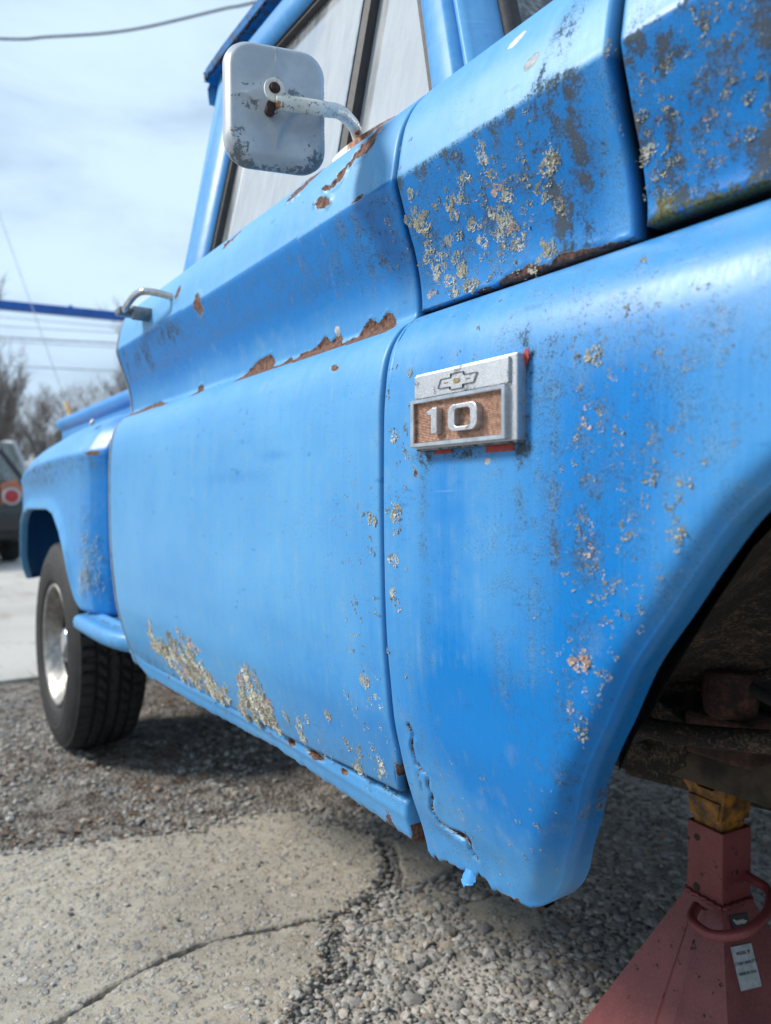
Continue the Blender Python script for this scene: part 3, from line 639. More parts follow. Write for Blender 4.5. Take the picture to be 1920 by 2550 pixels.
# roof with drip rail
rows = []
for s in np.linspace(0, 1, 26):
    a = math.pi * s; y = 1 - .775 * math.cos(a); zt = 1.862 + .085 * math.sin(a) ** .6
    rows.append([(-1.735, y, 1.80 if 0 < s < 1 else 1.86), (-1.73, y, zt - .03), (-1.70, y, zt - .008), (-1.60, y, zt), (-1.2, y, zt + .004), (-.98, y, zt), (-.89, y, zt - .012), (-.86, y, zt - .035), (-.865, y, 1.815)])
sheet('roof', rows, M_paint, dict(chalk_shade=.7, dirt=.3))
dr = [(-1.712, .226, 1.848), (-1.70, .222, 1.853), (-1.60, .221, 1.857), (-1.3, .221, 1.857), (-1.0, .222, 1.853), (-.90, .226, 1.835), (-.845, .232, 1.79), (-.75, .19, 1.57), (-.66, .158, 1.37)]
mb = MB()
for (a, b) in zip(dr[:-3], dr[1:-2]): mb.add([(p[0], p[1] + dy, p[2] + dz) for p in (a, b) for dy, dz in ((-.012, -.010), (-.014, .008), (-.008, .008), (-.004, -.002), (.03, .003), (.03, -.010))], [(0, 6, 7, 1), (1, 7, 8, 2), (2, 8, 9, 3), (3, 9, 10, 4), (4, 10, 11, 5), (5, 11, 6, 0), (0, 1, 2, 3, 4, 5), (11, 10, 9, 8, 7, 6)])
rail = mb.build('drip_rail', M_paint, T, smooth=False)
at = rail.data.attributes.new('dirt', 'FLOAT', 'POINT'); at.data.foreach_set('value', [.85] * len(rail.data.vertices))  # rail's shadowed side put into the colour through the dirt amount
mb = MB()
for k in range(420):
    x = -1.715 + .42 * rnd.random() ** 1.3; s = .0006 + .0016 * rnd.random(); zz_ = 1.838 + .024 * rnd.random(); mb.box((x, .211 - s, zz_), (x + s * 1.6, .214, zz_ + s * 1.5))
tag(mb.build('moss_fringe', M_under, rail), kind='stuff')
# far side, rear wall of the cab and dark interior, so that the dusty glass has a cab behind it
mb = MB(); mb.box((-1.69, 1.90, .50), (.95, 1.99, 1.29)); mb.box((-1.69, 1.80, 1.29), (-1.50, 1.84, 1.84)); mb.box((-.80, 1.80, 1.29), (-.70, 1.84, 1.60)); mb.build('far_side_body', M_paint, T, bev=.01)
mb = MB(); mb.box((-1.66, .15, .52), (-.60, 1.88, .56)); mb.box((-1.64, .22, .56), (-1.10, 1.80, .92)); mb.box((-1.64, .22, .92), (-1.46, 1.80, 1.40)); mb.box((-.75, .2, .95), (-.62, 1.8, 1.27)); mb.build('cab_interior', simple('dark_grey_upholstery', (.05, .05, .055), .8), T, bev=.02)
# --- fender badge
BG = MB().box((-.5685, -.0262, .8885), (-.4345, -.0150, .9590)).build('fender_badge', M_badge, T, bev=.0012)
MB().box((-.5665, -.0292, .9352), (-.4412, -.0258, .9566)).build('badge_header', M_badge, BG, bev=.0007)
def loops(name, outer, inner, y_back, y_front, mat, parent, y_in=None, bev=.0):
    n = len(outer); yi = y_back if y_in is None else y_in
    rows = [[(x, y_back, z) for x, z in outer], [(x, y_front, z) for x, z in outer], [(x, y_front, z) for x, z in inner], [(x, yi, z) for x, z in inner]]
    V = np.array(rows).reshape(-1, 3); idx = np.arange(4 * n).reshape(4, n)
    mb = MB(); mb.add(V.tolist(), np.stack([idx[:-1], np.roll(idx, -1, 1)[:-1], np.roll(idx, -1, 1)[1:], idx[1:]], -1).reshape(-1, 4).tolist())
    return mb.build(name, mat, parent, bev=bev)
loops('badge_frame', [(-.5700, .8900), (-.4432, .8900), (-.4432, .9342), (-.5700, .9342)], [(-.5652, .8940), (-.4470, .8940), (-.4470, .9304), (-.5652, .9304)], -.0258, -.0318, M_chrome, BG, bev=.0006)
rows = []; nrib = 25
for k in range(nrib * 4 + 1):
    z = .8940 + (.9304 - .8940) * k / (nrib * 4); d = (-.0278, -.0272, -.0266, -.0272)[k % 4]
    rows.append([(x, d, z) for x in np.linspace(-.5652, -.4470, 8)])
n_ = 8; V = np.array(rows).reshape(-1, 3); idx = np.arange(len(V)).reshape(len(rows), n_)
mesh('ribbed_insert', V, np.stack([idx[:-1, :-1], idx[:-1, 1:], idx[1:, 1:], idx[1:, :-1]], -1).reshape(-1, 4), M_copper, BG, False)
BOW = [(-.5303, .9410), (-.5134, .9410), (-.5134, .9382), (-.4963, .9382), (-.4963, .9410), (-.4822, .9410), (-.4776, .9490), (-.4952, .9490), (-.4952, .9520), (-.5122, .9520), (-.5122, .9490), (-.5260, .9490)]
bm = bmesh.new(); fv = [bm.verts.new((x, -.0308, z)) for x, z in BOW]; bv = [bm.verts.new((x, -.0285, z)) for x, z in BOW]
ff = bm.faces.new(fv); nB = len(BOW)
for i in range(nB): bm.faces.new((fv[i], bv[i], bv[(i + 1) % nB], fv[(i + 1) % nB]))
r_ = bmesh.ops.inset_region(bm, faces=[ff], thickness=.0011, use_even_offset=True)
for v in ff.verts: v.co.y += .0012
bmesh.ops.recalc_face_normals(bm, faces=bm.faces)
me = bpy.data.meshes.new('bow_tie_emblem'); bm.to_mesh(me); bm.free(); me.materials.append(M_badge); bow = link(bpy.data.objects.new('bow_tie_emblem', me), BG)
mb = MB(); hx = [(-.5095, .9452), (-.5075, .9472), (-.5020, .9472), (-.5000, .9452), (-.5020, .9432), (-.5075, .9432)]; mb.prism(hx, -.0297, -.0302)
mb.prism([(-.5215, .9446), (-.5165, .9446), (-.5165, .9456), (-.5215, .9456)], -.0297, -.0301); mb.prism([(-.4925, .9446), (-.4875, .9446), (-.4875, .9456), (-.4925, .9456)], -.0297, -.0301)
mb.build('emblem_inlay', simple('flaked_gold_inlay', (.42, .30, .14), .5, .3, .6, 500), BG)
one = [(-.5352, .9004), (-.5268, .9004), (-.5268, .9240), (-.5330, .9240), (-.5418, .9206), (-.5418, .9172), (-.5352, .9176)]
MB().prism(one, -.0270, -.0345).build('numeral_one', M_badge, BG, bev=.0007)
sh = lambda L, cx, cz: [(x + cx, z + cz) for x, z in L]
zero = loops('numeral_zero', sh(rrect(.0190, .0117, .0075, 8), -.4920, .9122), sh(rrect(.0103, .0078, .0040, 8), -.4920, .9122), -.0270, -.0345, M_badge, BG, bev=.0006)
MB().box((-.5690, -.0250, .8872), (-.4350, -.0155, .8886)).build('badge_grime', M_badge_dirty, BG, bev=.0005)
M_tape = simple('red_tape_remnant', (.40, .040, .028), .55, 0, .35, 120, .2, .0005)
def patch(name, poly, mat, parent, y=-.0172):
    P = resample(poly, 40); P = P + (rng.random(P.shape) - .5) * .0008
    return MB().prism([tuple(p) for p in P], y, y + .001).build(name, mat, parent)
patch('red_tape', [(-.4815, .8815), (-.4470, .8815), (-.4475, .8885), (-.4805, .8890)], M_tape, BG)
patch('red_tape', [(-.5530, .8838), (-.5260, .8838), (-.5265, .8885), (-.5500, .8885)], M_tape, BG)
patch('red_tape', [(-.4350, .9500), (-.4330, .9490), (-.4308, .9550), (-.4304, .9608), (-.4330, .9628), (-.4360, .9608)], M_tape, BG)

BG.location.x += .006

# --- door mirror
MC = Vector((-.7480, -.0805, 1.2735)); mn = Vector((.955, -.297, .03)).normalized(); mu = Vector((0, 0, 1)).cross(mn).normalized(); mv = mn.cross(mu)
MM = Matrix((mu, mv, mn)).transposed().to_4x4(); MM.translation = MC
nr, na = 46, 144; V = []; att_d = []; att_r = []
lp = resample(rrect(.0557, .0677, .0277, 10), na)
for k in range(nr + 1):
    s = k / nr
    for (x, y) in lp:
        px, py = x * s, y * s
        e = 1 - s; z = .0125 * (1 - max(0, (s - .80) / .20) ** 2.6) - .0012 * math.exp(-((s - .93) / .022) ** 2)
        ax_, ay_ = abs(px) / .046, abs(py - .002) / .058; star = ax_ ** .62 + ay_ ** .62
        z += .0045 * float(sstep(1.10, .90, star)) * (s < .95)
        V.append((px, py, z))
for (x, y) in lp: V.append((x * 1.012, y * 1.012, -.004))
for (x, y) in lp: V.append((x * .99, y * .99, -.010))
for (x, y) in lp: V.append((x * .955, y * .955, -.010))
V = np.array(V); idx = np.arange(len(V)).reshape(-1, na)
F = np.stack([idx[:-1], np.roll(idx, -1, 1)[:-1], np.roll(idx, -1, 1)[1:], idx[1:]], -1).reshape(-1, 4)
dr_ = G(V[:, 0], V[:, 1], [(-.040, -.056, .015, .013, .75), (.048, -.058, .020, .016, .8), (.020, .010, .014, .008, .8), (-.028, -.006, .014, .007, .75), (-.046, .0, .008, .004, .4), (.03, -.02, .02, .03, .15), (-.035, .014, .02, .004, .5), (-.042, -.036, .01, .006, .6)]) + .16
dr_ += .6 * np.exp(-((V[:, 1] + .068) / .004) ** 2)
ru_ = G(V[:, 0], V[:, 1], [(.000, .022, .007, .009, .45), (-.002, -.028, .005, .022, .24)])
Vw = np.array([MM @ Vector(p) for p in V])
mir = mesh('door_mirror', Vw, F, M_white, T, True, dict(dirt=dr_, rust=ru_))
MB().add([MM @ Vector((x * .955, y * .955, -.0095)) for x, y in lp], [tuple(range(na))]).build('mirror_glass', simple('mirror_silver', (.8, .82, .84), .03, 1.0, .05), mir)
def smooth_path(pts, n=6):
    P = [Vector(p) for p in pts]; out = []
    for i in range(len(P) - 1):
        a, b, c, d = P[max(i - 1, 0)], P[i], P[i + 1], P[min(i + 2, len(P) - 1)]
        for k in range(n):
            t = k / n; out.append(.5 * ((2 * b) + (c - a) * t + (2 * a - 5 * b + 4 * c - d) * t * t + (3 * b - a - 3 * c + d) * t ** 3))
    return out + [P[-1]]
arm_p = smooth_path([(-0.7148, -0.0961, 1.2603), (-0.708, -0.0756, 1.2611), (-0.7004, -0.0453, 1.2621), (-0.7285, -0.0099, 1.2816), (-0.7621, 0.0246, 1.296), (-0.7956, 0.0556, 1.3062), (-0.808, 0.0722, 1.29)], 7)
mb = MB().tube(arm_p, [.0068] * 4 + [.0078] * (len(arm_p) - 4), 16)
am = mb.build('mirror_arm', M_white_sunlit, mir, smooth=True)
p_ = np.array([v.co[:] for v in am.data.vertices])
at = am.data.attributes.new('rust', 'FLOAT', 'POINT'); at.data.foreach_set('value', np.clip(.62 * np.exp(-((p_[:, 2] - 1.294) / .007) ** 2) * (p_[:, 1] > .05) + .5 * np.exp(-((p_[:, 1] + .096) / .006) ** 2) + .42 * np.exp(-((p_[:, 1] + .079) / .003) ** 2) * (p_[:, 2] > 1.273) + .62 * np.exp(-((p_[:, 1] - .053) / .008) ** 2) * (p_[:, 0] > -.790), 0, 1).astype(np.float32))
at = am.data.attributes.new('dirt', 'FLOAT', 'POINT'); at.data.foreach_set('value', np.clip(.30 + .2 * (p_[:, 2] < 1.29), 0, 1).astype(np.float32))
# flattened eyelet and its rusty bolt, screw below
eb = MB(); E0 = Vector((-.7870, -.0660, 1.3150)); E1 = Vector((-.7905, -.0640, 1.3040))
Me = Matrix((mu, mv, mn)).transposed().to_4x4(); Me.translation = Vector((-.7165, -.0990, 1.2715))
eb.lathe([(.0, -.002), (.0105, -.002), (.0112, 0), (.0105, .002), (.0, .002)], Me @ Matrix.Translation((.002, .002, 0)) @ Matrix.Diagonal((1, 1.18, 1, 1)), 24)
ey = eb.build('mirror_eyelet', M_white_sunlit, mir, smooth=True, auto=.6)
at = ey.data.attributes.new('rust', 'FLOAT', 'POINT'); at.data.foreach_set('value', [.36] * len(ey.data.vertices))
mb = MB(); mb.lathe([(0, .0065), (.0036, .0060), (.0044, .0045), (.0044, .002), (.0060, .0018), (.0060, 0)], Me @ Matrix.Translation((.002, .003, .001)), 6 * 3); mb.lathe([(.0, .002), (.0050, .001), (.0055, -.003), (.0055, -.014), (.0, -.015)], Me @ Matrix.Translation((-.001, -.0135, -.002)), 16)
mb.build('mirror_bolt', M_rust, mir, smooth=True, auto=.6)
mb = MB(); mb.lathe([(0, .0035), (.0025, .003), (.0045, .0010), (.0058, .0006), (.0062, -.0006), (0, -.001)], MM @ Matrix.Translation((-.004, -.0105, .0178)), 16); mb.build('mirror_screw', M_chrome, mir, smooth=True, auto=.8)
# foot on the door top
bm = bmesh.new(); rowsF = []
for k in range(25):
    t = k / 24; x = -.8600 + .150 * t; wd = .0165 * math.sqrt(max(.01, 1 - ((t - .42) / (.42 if t < .42 else .58)) ** 2))
    yc = .0615; hgt = .0058 * (1 - .3 * t)
    rowsF.append([bm.verts.new((x, yc + a * wd, 1.2875 + .0005 + (hgt if abs(a) < .8 else (hgt * .7 if abs(a) < .95 else -.012)) - .20 * max(0, -(a * wd)) )) for a in (-1, -.9, -.5, 0, .5, .9, 1)])
for k in range(24):
    for j in range(6): bm.faces.new((rowsF[k][j], rowsF[k + 1][j], rowsF[k + 1][j + 1], rowsF[k][j + 1]))
bm.faces.new(rowsF[0][::-1]); bm.faces.new(rowsF[-1]); bmesh.ops.recalc_face_normals(bm, faces=bm.faces)
me = bpy.data.meshes.new('mirror_foot'); bm.to_mesh(me); bm.free(); me.materials.append(M_white_sunlit); me.polygons.foreach_set('use_smooth', [True] * len(me.polygons))
xx = np.array([v.co.x for v in me.vertices]); at = me.attributes.new('rust', 'FLOAT', 'POINT'); at.data.foreach_set('value', np.clip(.30 + .55 * sstep(-.82, -.76, xx) - .35 * sstep(-.815, -.85, xx), 0, 1).astype(np.float32))
link(bpy.data.objects.new('mirror_foot', me), mir)

# --- door handle
hb = smooth_path([(-1.352, .010, 1.2150), (-1.358, -.012, 1.2200), (-1.372, -.034, 1.2240), (-1.400, -.042, 1.2245), (-1.440, -.043, 1.2205), (-1.487, -.040, 1.2160), (-1.510, -.034, 1.2165)], 6)
dh = MB().tube(hb, [.0065] * len(hb), 12).build('door_handle', M_chrome, door, smooth=True)
mb = MB(); mb.lathe([(0, .040), (.0125, .039), (.0135, .036), (.0135, .0), (.018, -.002), (.018, -.008)], Matrix.Translation((-1.478, .010, 1.2080)) @ Matrix.Rotation(math.radians(90), 4, 'X'), 24)
mb.box((-1.53, -.048, 1.2080), (-1.498, .012, 1.2230), bev=.003); mb.build('handle_button', simple('dull_handle_metal', (.22, .24, .26), .3, .8, .3, 60), door, smooth=True, auto=.7)

# --- running step between cab and rear fender
sx = np.linspace(-1.735, -2.15, 40); rows = []
for x in sx:
    yo = float(np.interp(x, [-2.15, -2.0, -1.90, -1.83, -1.78, -1.735], [.000, .000, .002, .010, .022, .045])); r = []
    for d, z in ((.03, .485), (.012, .487), (.002, .497), (0, .512), (.003, .523), (.012, .5285), (.022, .530)): r.append((x, yo + d, z))
    for k in range(49):
        d = .024 + .0055 * k; s = math.sin(math.pi * ((d - .03) / .042)) ** 2 if .03 < d < .24 else 0; r.append((x, yo + d, .530 + .0095 * s ** 1.2 + .030 * k / 48))
    rows.append(r)
stp = sheet('running_step', rows, M_paint, dict(chalk_shade=.7, rust=.10))
at = stp.data.attributes.new('dirt', 'FLOAT', 'POINT'); at.data.foreach_set('value', np.tile(np.r_[np.full(7, .35), [.25 + .9 * (1 - math.sin(math.pi * ((.0055 * k - .006) / .042)) ** 2) ** 3 if .006 < .0055 * k < .216 else .4 for k in range(49)]], len(sx)).astype(np.float32))  # rib shading put into the colour: grooves darkened through the dirt amount

# --- rear fender, bed, tailgate, bumper
RF = [(.50, .012), (.60, .003), (.75, .0), (.90, .0), (.945, -.004), (.963, -.007), (.972, -.004), (.985, .004), (1.01, .020), (1.035, .042), (1.06, .075), (1.078, .115), (1.088, .165), (1.091, .26)]
RX = np.array([-3.46, -3.42, -3.36, -3.27, -3.15, -3.0, -2.85, -2.4, -2.2, -2.12, -2.06, -2.00, -1.955, -1.92, -1.905])
RY = np.array([.285, .20, .12, .065, .03, .012, .004, .0, .004, .012, .026, .055, .11, .19, .285])
def rf_lo(x): return float(np.interp(x, [-3.26, -3.20, -3.10, -3.02, -2.92, -2.80, -2.45, -2.36, -2.28, -2.22, -2.165, -2.145, -2.14], [.53, .57, .685, .755, .800, .815, .815, .800, .750, .685, .565, .545, .542]))
def rf_shape(X, Y, Z):
    yo = np.interp(X, RX, RY); zt = np.interp(X, [-3.46, -3.2, -2.9, -2.5, -2.2, -1.9], [-.10, -.06, -.03, -.008, .0, .006]) * sstep(.75, 1.05, Z)
    lip = np.clip(Z - np.array([rf_lo(a) for a in X[:, 0]])[:, None], 0, 1)
    return X, np.minimum(yo + Y * np.clip((.285 - yo) / .285, 0, 1) - .014 * np.exp(-(lip / .035) ** 2) * bar(X, -3.3, -2.17, .06), .29), Z + zt
rear = panel('rear_fender', RF, -3.46, -1.905, zlo=rf_lo, rad=.004, lip=.022, xs=np.linspace(-3.46, -1.905, 260), ds=.007, shape=rf_shape,
             attrs=dict(chalk_shade=lambda x, z: .50 + .2 * (z > .97) - .65 * sstep(-2.12, -1.98, x) + .35 * np.exp(-np.clip(z - np.array([rf_lo(a) for a in x[:, 0]])[:, None], 0, 1) / .03) * (x < -2.15),  # nose darkened: shade of its forward-turned side put into the colour
                        dirt=lambda x, z: .10 + .62 * sstep(.82, .955, z) * (1 - sstep(.958, .968, z)) * (x > -3) * (.5 + .7 * fbm(x * 9, z * 2, 2)) + .30 * bar(z, .82, .92, .03) * sstep(-2.2, -2.5, x) + .2 * G(x, z, [(-2.07, .70, .05, .1, 1)]),
                        rust=lambda x, z: G(x, z, [(-2.045, .966, .035, .007, .95), (-2.72, .975, .03, .01, .6)])))
MB().lathe([(.0, .0), (.008, .0), (.011, .005), (.009, .009), (.0, .010)], Matrix.Translation((-2.12, .050, 1.052)) @ Matrix.Rotation(math.radians(62), 4, 'X'), 14).build('marker_stud', M_silver, rear, smooth=True)
mb = MB(); mb.box((-3.72, .285, .60), (-1.84, .325, 1.185)); mb.box((-3.72, 1.675, .60), (-1.84, 1.715, 1.185)); mb.box((-1.875, .325, .60), (-1.84, 1.675, 1.185)); mb.box((-3.72, .325, .60), (-1.875, 1.675, .66)); mb.box((-3.72, .325, .66), (-3.685, 1.675, 1.185))
bed = mb.build('bed_box', M_paint, T, bev=.006)
at = bed.data.attributes.new('chalk_shade', 'FLOAT', 'POINT'); at.data.foreach_set('value', [.45] * len(bed.data.vertices))
for y in (.292, 1.708): 
    rl = MB().tube([(x, y, 1.198) for x in np.linspace(-3.74, -1.83, 12)], .030, 16).build('bed_rail', M_paint, T, smooth=True)
    at = rl.data.attributes.new('chalk_shade', 'FLOAT', 'POINT'); at.data.foreach_set('value', [.35] * len(rl.data.vertices))
MB().box((-3.92, .16, .50), (-3.84, 1.84, .62)).build('rear_bumper', simple('pale_bumper_metal', (.55, .54, .50), .4, .3), T, bev=.02)
# wheel house behind the rear fender
MB().box((-3.25, .30, .45), (-2.10, .34, 1.05)).build('wheel_house', M_dark, T)
# --- rear wheel
def tyre_mesh(n=260):
    hs = np.concatenate([np.linspace(.018, .040, 5), np.linspace(.040, .195, 78), np.linspace(.195, .217, 5)]); prof = []
    inner = [(.205, .022, 0), (.213, .012, 0), (.225, .004, 0), (.245, -.001, 0), (.262, -.003, 0), (.272, -.003, 0), (.278, -.0045, 0), (.283, -.003, 0), (.300, .000, 0), (.318, .006, 0), (.330, .012, 0), (.336, .016, 0)]
    V = []; cols = 0
    A = np.arange(n) * 2 * math.pi / n
    tread = []
    for h in hs:
        c = abs(h - .1175) / .0985; tread.append((.357 - .013 * c ** 4, h))
    ring_ = []
    for r, h, _ in inner: ring_.append(np.full(n, r)); V.append(np.c_[np.full(n, r) * np.cos(A), np.full(n, h), np.full(n, r) * np.sin(A)])
    for r, h in tread:
        rr = np.full(n, r); g = 0
        for gc in (.064, .100, .136, .172): g = max(g, float(np.exp(-((h - gc) / .0045) ** 4)))
        rib = int(np.digitize(h, (.064, .100, .136, .172))); slope = (0, 9, -4, 9, 0)[rib] * 2.6
        ph = (A * 56 / (2 * math.pi) + slope * (h - .1175) + .37 * rib) % 1
        sip = np.where(rib == 2, (ph < .10) * (abs(h - .118) > .006), ph < .26) * (0 if h < .026 or h > .209 else 1)
        rr = rr - np.maximum(.013 * g, .010 * sip)
        V.append(np.c_[rr * np.cos(A), np.full(n, h), rr * np.sin(A)])
    for r, h, _ in inner[::-1]: V.append(np.c_[np.full(n, r) * np.cos(A), np.full(n, .235 - h), np.full(n, r) * np.sin(A)])
    m = len(V); V = np.concatenate(V); idx = np.arange(m * n).reshape(m, n)
    return V, np.stack([idx[:-1], idx[1:], np.roll(idx, -1, 1)[1:], np.roll(idx, -1, 1)[:-1]], -1).reshape(-1, 4)
Vt, Ft = tyre_mesh(); WC = Vector((-2.73, .053, .349))
def make_tyremat():
    t = NT('worn_tyre_rubber'); a = t.noise(40, 5, .65); b = t.noise(7, 3)
    return t.fin(t.mix(t.ss(t.math('ADD', t.math('MULTIPLY', a, .5), t.math('MULTIPLY', b, .5)), .38, .64), (.006, .006, .007), (.019, .019, .019)), .72, 0, t.bump(t.noise(220, 3), .25, .001))
M_tyre = make_tyremat()
wheel = MB().lathe([(.13, .060), (.15, .062), (.16, .20)], Matrix.Translation(WC) @ Matrix.Rotation(math.radians(-90), 4, 'X'), 40).build('rear_wheel', M_dark, T, smooth=True)
mesh('tyre', Vt + np.array(WC), Ft, M_tyre, wheel, False)
n = 160; pr = [(.208, .022), (.2085, .012), (.205, .008), (.198, .010), (.193, .017), (.186, .024), (.180, .034), (.170, .055), (.158, .074), (.148, .082), (.140, .084), (.132, .082), (.120, .080), (.108, .079), (.096, .078), (.084, .078), (.076, .076), (.070, .070), (.066, .064)]
V = []
for r, h in pr:
    A = np.arange(n) * 2 * math.pi / n; k = (A * 5 / (2 * math.pi) + .12) % 1
    slot = np.exp(-((k - .5) / .19) ** 6) * math.exp(-((r - .112) / .020) ** 6); hh = h + .05 * slot
    V.append(np.c_[r * np.cos(A), hh, r * np.sin(A)])
V = np.concatenate(V); idx = np.arange(len(V)).reshape(len(pr), n)
rim = mesh('rim', V + np.array(WC), np.stack([idx[:-1], np.roll(idx, -1, 1)[:-1], np.roll(idx, -1, 1)[1:], idx[1:]], -1).reshape(-1, 4), simple('dulled_polished_alloy', (.42, .405, .38), .42, .85, .45, 30), wheel)
MB().lathe([(.068, .066), (.060, .056), (.054, .042), (.048, .036), (.036, .032), (0, .030)], Matrix.Translation(WC) @ Matrix.Rotation(math.radians(-90), 4, 'X'), 40).build('centre_cap', M_chrome, wheel, smooth=True, auto=.5)
for k in range(5):
    a = 2 * math.pi * (k / 5 + .05); MB().lathe([(.0, .052), (.008, .054), (.0105, .060), (.0105, .080)], Matrix.Translation(WC + Vector((.083 * math.cos(a), 0, .083 * math.sin(a)))) @ Matrix.Rotation(math.radians(-90), 4, 'X'), 12).build('lug_nut', M_chrome, wheel, smooth=True, auto=.6)
MB().tube([(-2.73, .2, .35), (-2.73, 1.8, .35)], .045, 14).build('rear_axle', M_dark, T, smooth=True)
ow_ = MB().lathe([(.2, -.1175), (.30, -.1175), (.345, -.10), (.357, -.06), (.357, .06), (.345, .10), (.30, .1175), (.2, .1175), (.2, -.1175)], Matrix.Translation((-2.73, 1.83, .349)) @ Matrix.Rotation(math.radians(90), 4, 'X'), 48).build('far_rear_tyre', M_tyre, T, smooth=True, auto=.6)

# --- under the front: wheel house, frame rail, crossmember, apron
AX2 = [(x, z) for x, z in zip(ARCH_X, ARCH_Z) if z >= .60 and x < .70]; rows = []
for i, (x, z) in enumerate(AX2):
    sh_ = float(np.interp(x, [-.40, -.307, -.2548, -.16, 0, .2, .7], [-.31, -.253, -.222, -.14, -.05, 0, .05])); dz = float(np.interp(x, [-.40, -.307, -.2548, -.16, 0, .2, .7], [-.075, -.165, -.205, -.18, -.14, -.10, -.05])); r = []
    for k in np.linspace(0, 1, 22): r.append((x + .004 + sh_ * k, .050 + .400 * k, z + .006 + dz * k + .035 * math.sin(math.pi * k) + .004 * math.sin(i * 1.7 + 9 * k) + .006 * math.exp(-((k - .62) / .03) ** 2)))
    rows.append(r)
sheet('inner_fender', rows, M_under)
top_ = [r[-1] for r in rows]; sheet('inner_apron', [[(x, y, z) for x, y, z in top_], [(x, y + .012, z + .25) for x, y, z in top_], [(x, y + .02, 1.05) for x, y, z in top_]], M_under)
mb = MB(); mb.tube([(x, y - .004, z - .003) for x, y, z in top_], .007, 8); mb.build('apron_edge', M_under, T, smooth=True)
mb = MB(); mb.box((-.98, .10, .62), (-.92, 1.9, 1.0)); mb.build('firewall', M_dark, T)
mb = MB(); mb.prism([(-.86, .47), (-.60, .47), (-.56, .50), (-.56, .56), (-.66, .60), (-.86, .60)], .40, .408); mb.box((-.585, .405, .505), (-.575, .478, .57)); mb.lathe([(0, .012), (.010, .012), (.013, .008), (.013, 0)], Matrix.Translation((-.68, .40, .535)) @ Matrix.Rotation(math.radians(90), 4, 'X'), 6); mb.lathe([(0, .012), (.010, .012), (.013, .008), (.013, 0)], Matrix.Translation((-.62, .40, .510)) @ Matrix.Rotation(math.radians(90), 4, 'X'), 6); mb.build('gusset_plate', M_under, T, bev=.002)
mb = MB(); mb.box((-1.6, .62, .430), (.2, .66, .452)); mb.build('side_runner', simple('dusty_runner_metal', (.11, .085, .063), .9, 0, .6, 18, .5, .003), T, bev=.003)
mb = MB(); mb.box((-3.7, .478, .452), (.95, .486, .600)); mb.box((-3.7, .486, .452), (.95, .540, .459)); mb.box((-3.7, .486, .593), (.95, .540, .600)); mb.build('frame_rail', simple('dusty_frame_paint', (.085, .065, .048), .9, 0, .7, 18, .5, .003), T, bev=.002)
mb = MB(); mb.box((-3.7, 1.514, .452), (.95, 1.522, .600)); mb.box((-.90, .54, .50), (-.78, 1.46, .575)); mb.box((-1.66, .54, .50), (-1.56, 1.46, .56)); mb.box((-1.70, .1, .50), (-.72, 1.9, .515)); mb.build('chassis_floor', M_under, T, bev=.004)
mb = MB(); mb.tube(smooth_path([(-.90, .40, .600), (-.72, .36, .565), (-.55, .34, .560), (-.30, .36, .60), (-.05, .40, .63)], 6), .013, 10); mb.tube([(-.80, .62, .40), (.0, .66, .46)], .03, 12); mb.build('brake_pipe', M_under, T, smooth=True)
MB().tube([(-3.4, .85, .43), (-.2, .80, .47)], .032, 12).build('exhaust_pipe', M_under, T, smooth=True)
mb = MB(); mb.box((-.56, .40, .520), (-.47, .478, .575)); mb.lathe([(0, -.03), (.03, -.03), (.034, 0), (.03, .03), (0, .03)], Matrix.Translation((-.515, .43, .60)), 20); mb.build('body_mount', M_rust, T, bev=.006)

mb = MB(); mb.tube(smooth_path([(-.66, .468, .70), (-.60, .45, .655), (-.52, .43, .625), (-.44, .425, .60), (-.36, .43, .60)], 6), .008, 8); mb.tube(smooth_path([(-.70, .44, .80), (-.62, .40, .74), (-.55, .40, .70), (-.45, .42, .68)], 6), .006, 8); mb.build('brake_hose', M_rubber, T, smooth=True)
mb = MB(); mb.box((-.25, .62, .42), (.70, 1.38, 1.02)); mb.box((-.62, .80, .44), (-.25, 1.20, .86)); mb.build('engine_block', M_dark, T, bev=.03)
mb = MB(); mb.box((.10, .30, .36), (.28, 1.70, .48)); mb.box((.82, .10, .46), (.90, 1.90, 1.25)); mb.build('front_crossmember', M_dark, T, bev=.02)
MB().box((.98, -.02, .42), (1.08, 2.02, .58)).build('front_bumper', M_white, T, bev=.02)
MB().box((.0, 1.66, .50), (.86, 1.70, 1.0)).build('far_inner_fender', M_dark, T)
MB().lathe([(.2, -.1175), (.30, -.1175), (.345, -.10), (.357, -.06), (.357, .06), (.345, .10), (.30, .1175), (.2, .1175), (.2, -.1175)], Matrix.Translation((.19, 1.83, .349)) @ Matrix.Rotation(math.radians(90), 4, 'X'), 48).build('far_front_tyre', M_tyre, T, smooth=True, auto=.6)
MB().lathe([(0, .10), (.05, .10), (.06, .04), (.14, .04), (.148, .03), (.148, -.06), (.155, -.062), (.155, -.07), (0, -.07)], Matrix.Translation((.19, .16, .42)) @ Matrix.Rotation(math.radians(90), 4, 'X'), 32).build('brake_drum', M_rust, T, smooth=True, auto=.6)
MB().tube([(.19, .20, .42), (.19, .9, .43)], .035, 12).build('front_spindle', M_dark, T, smooth=True)

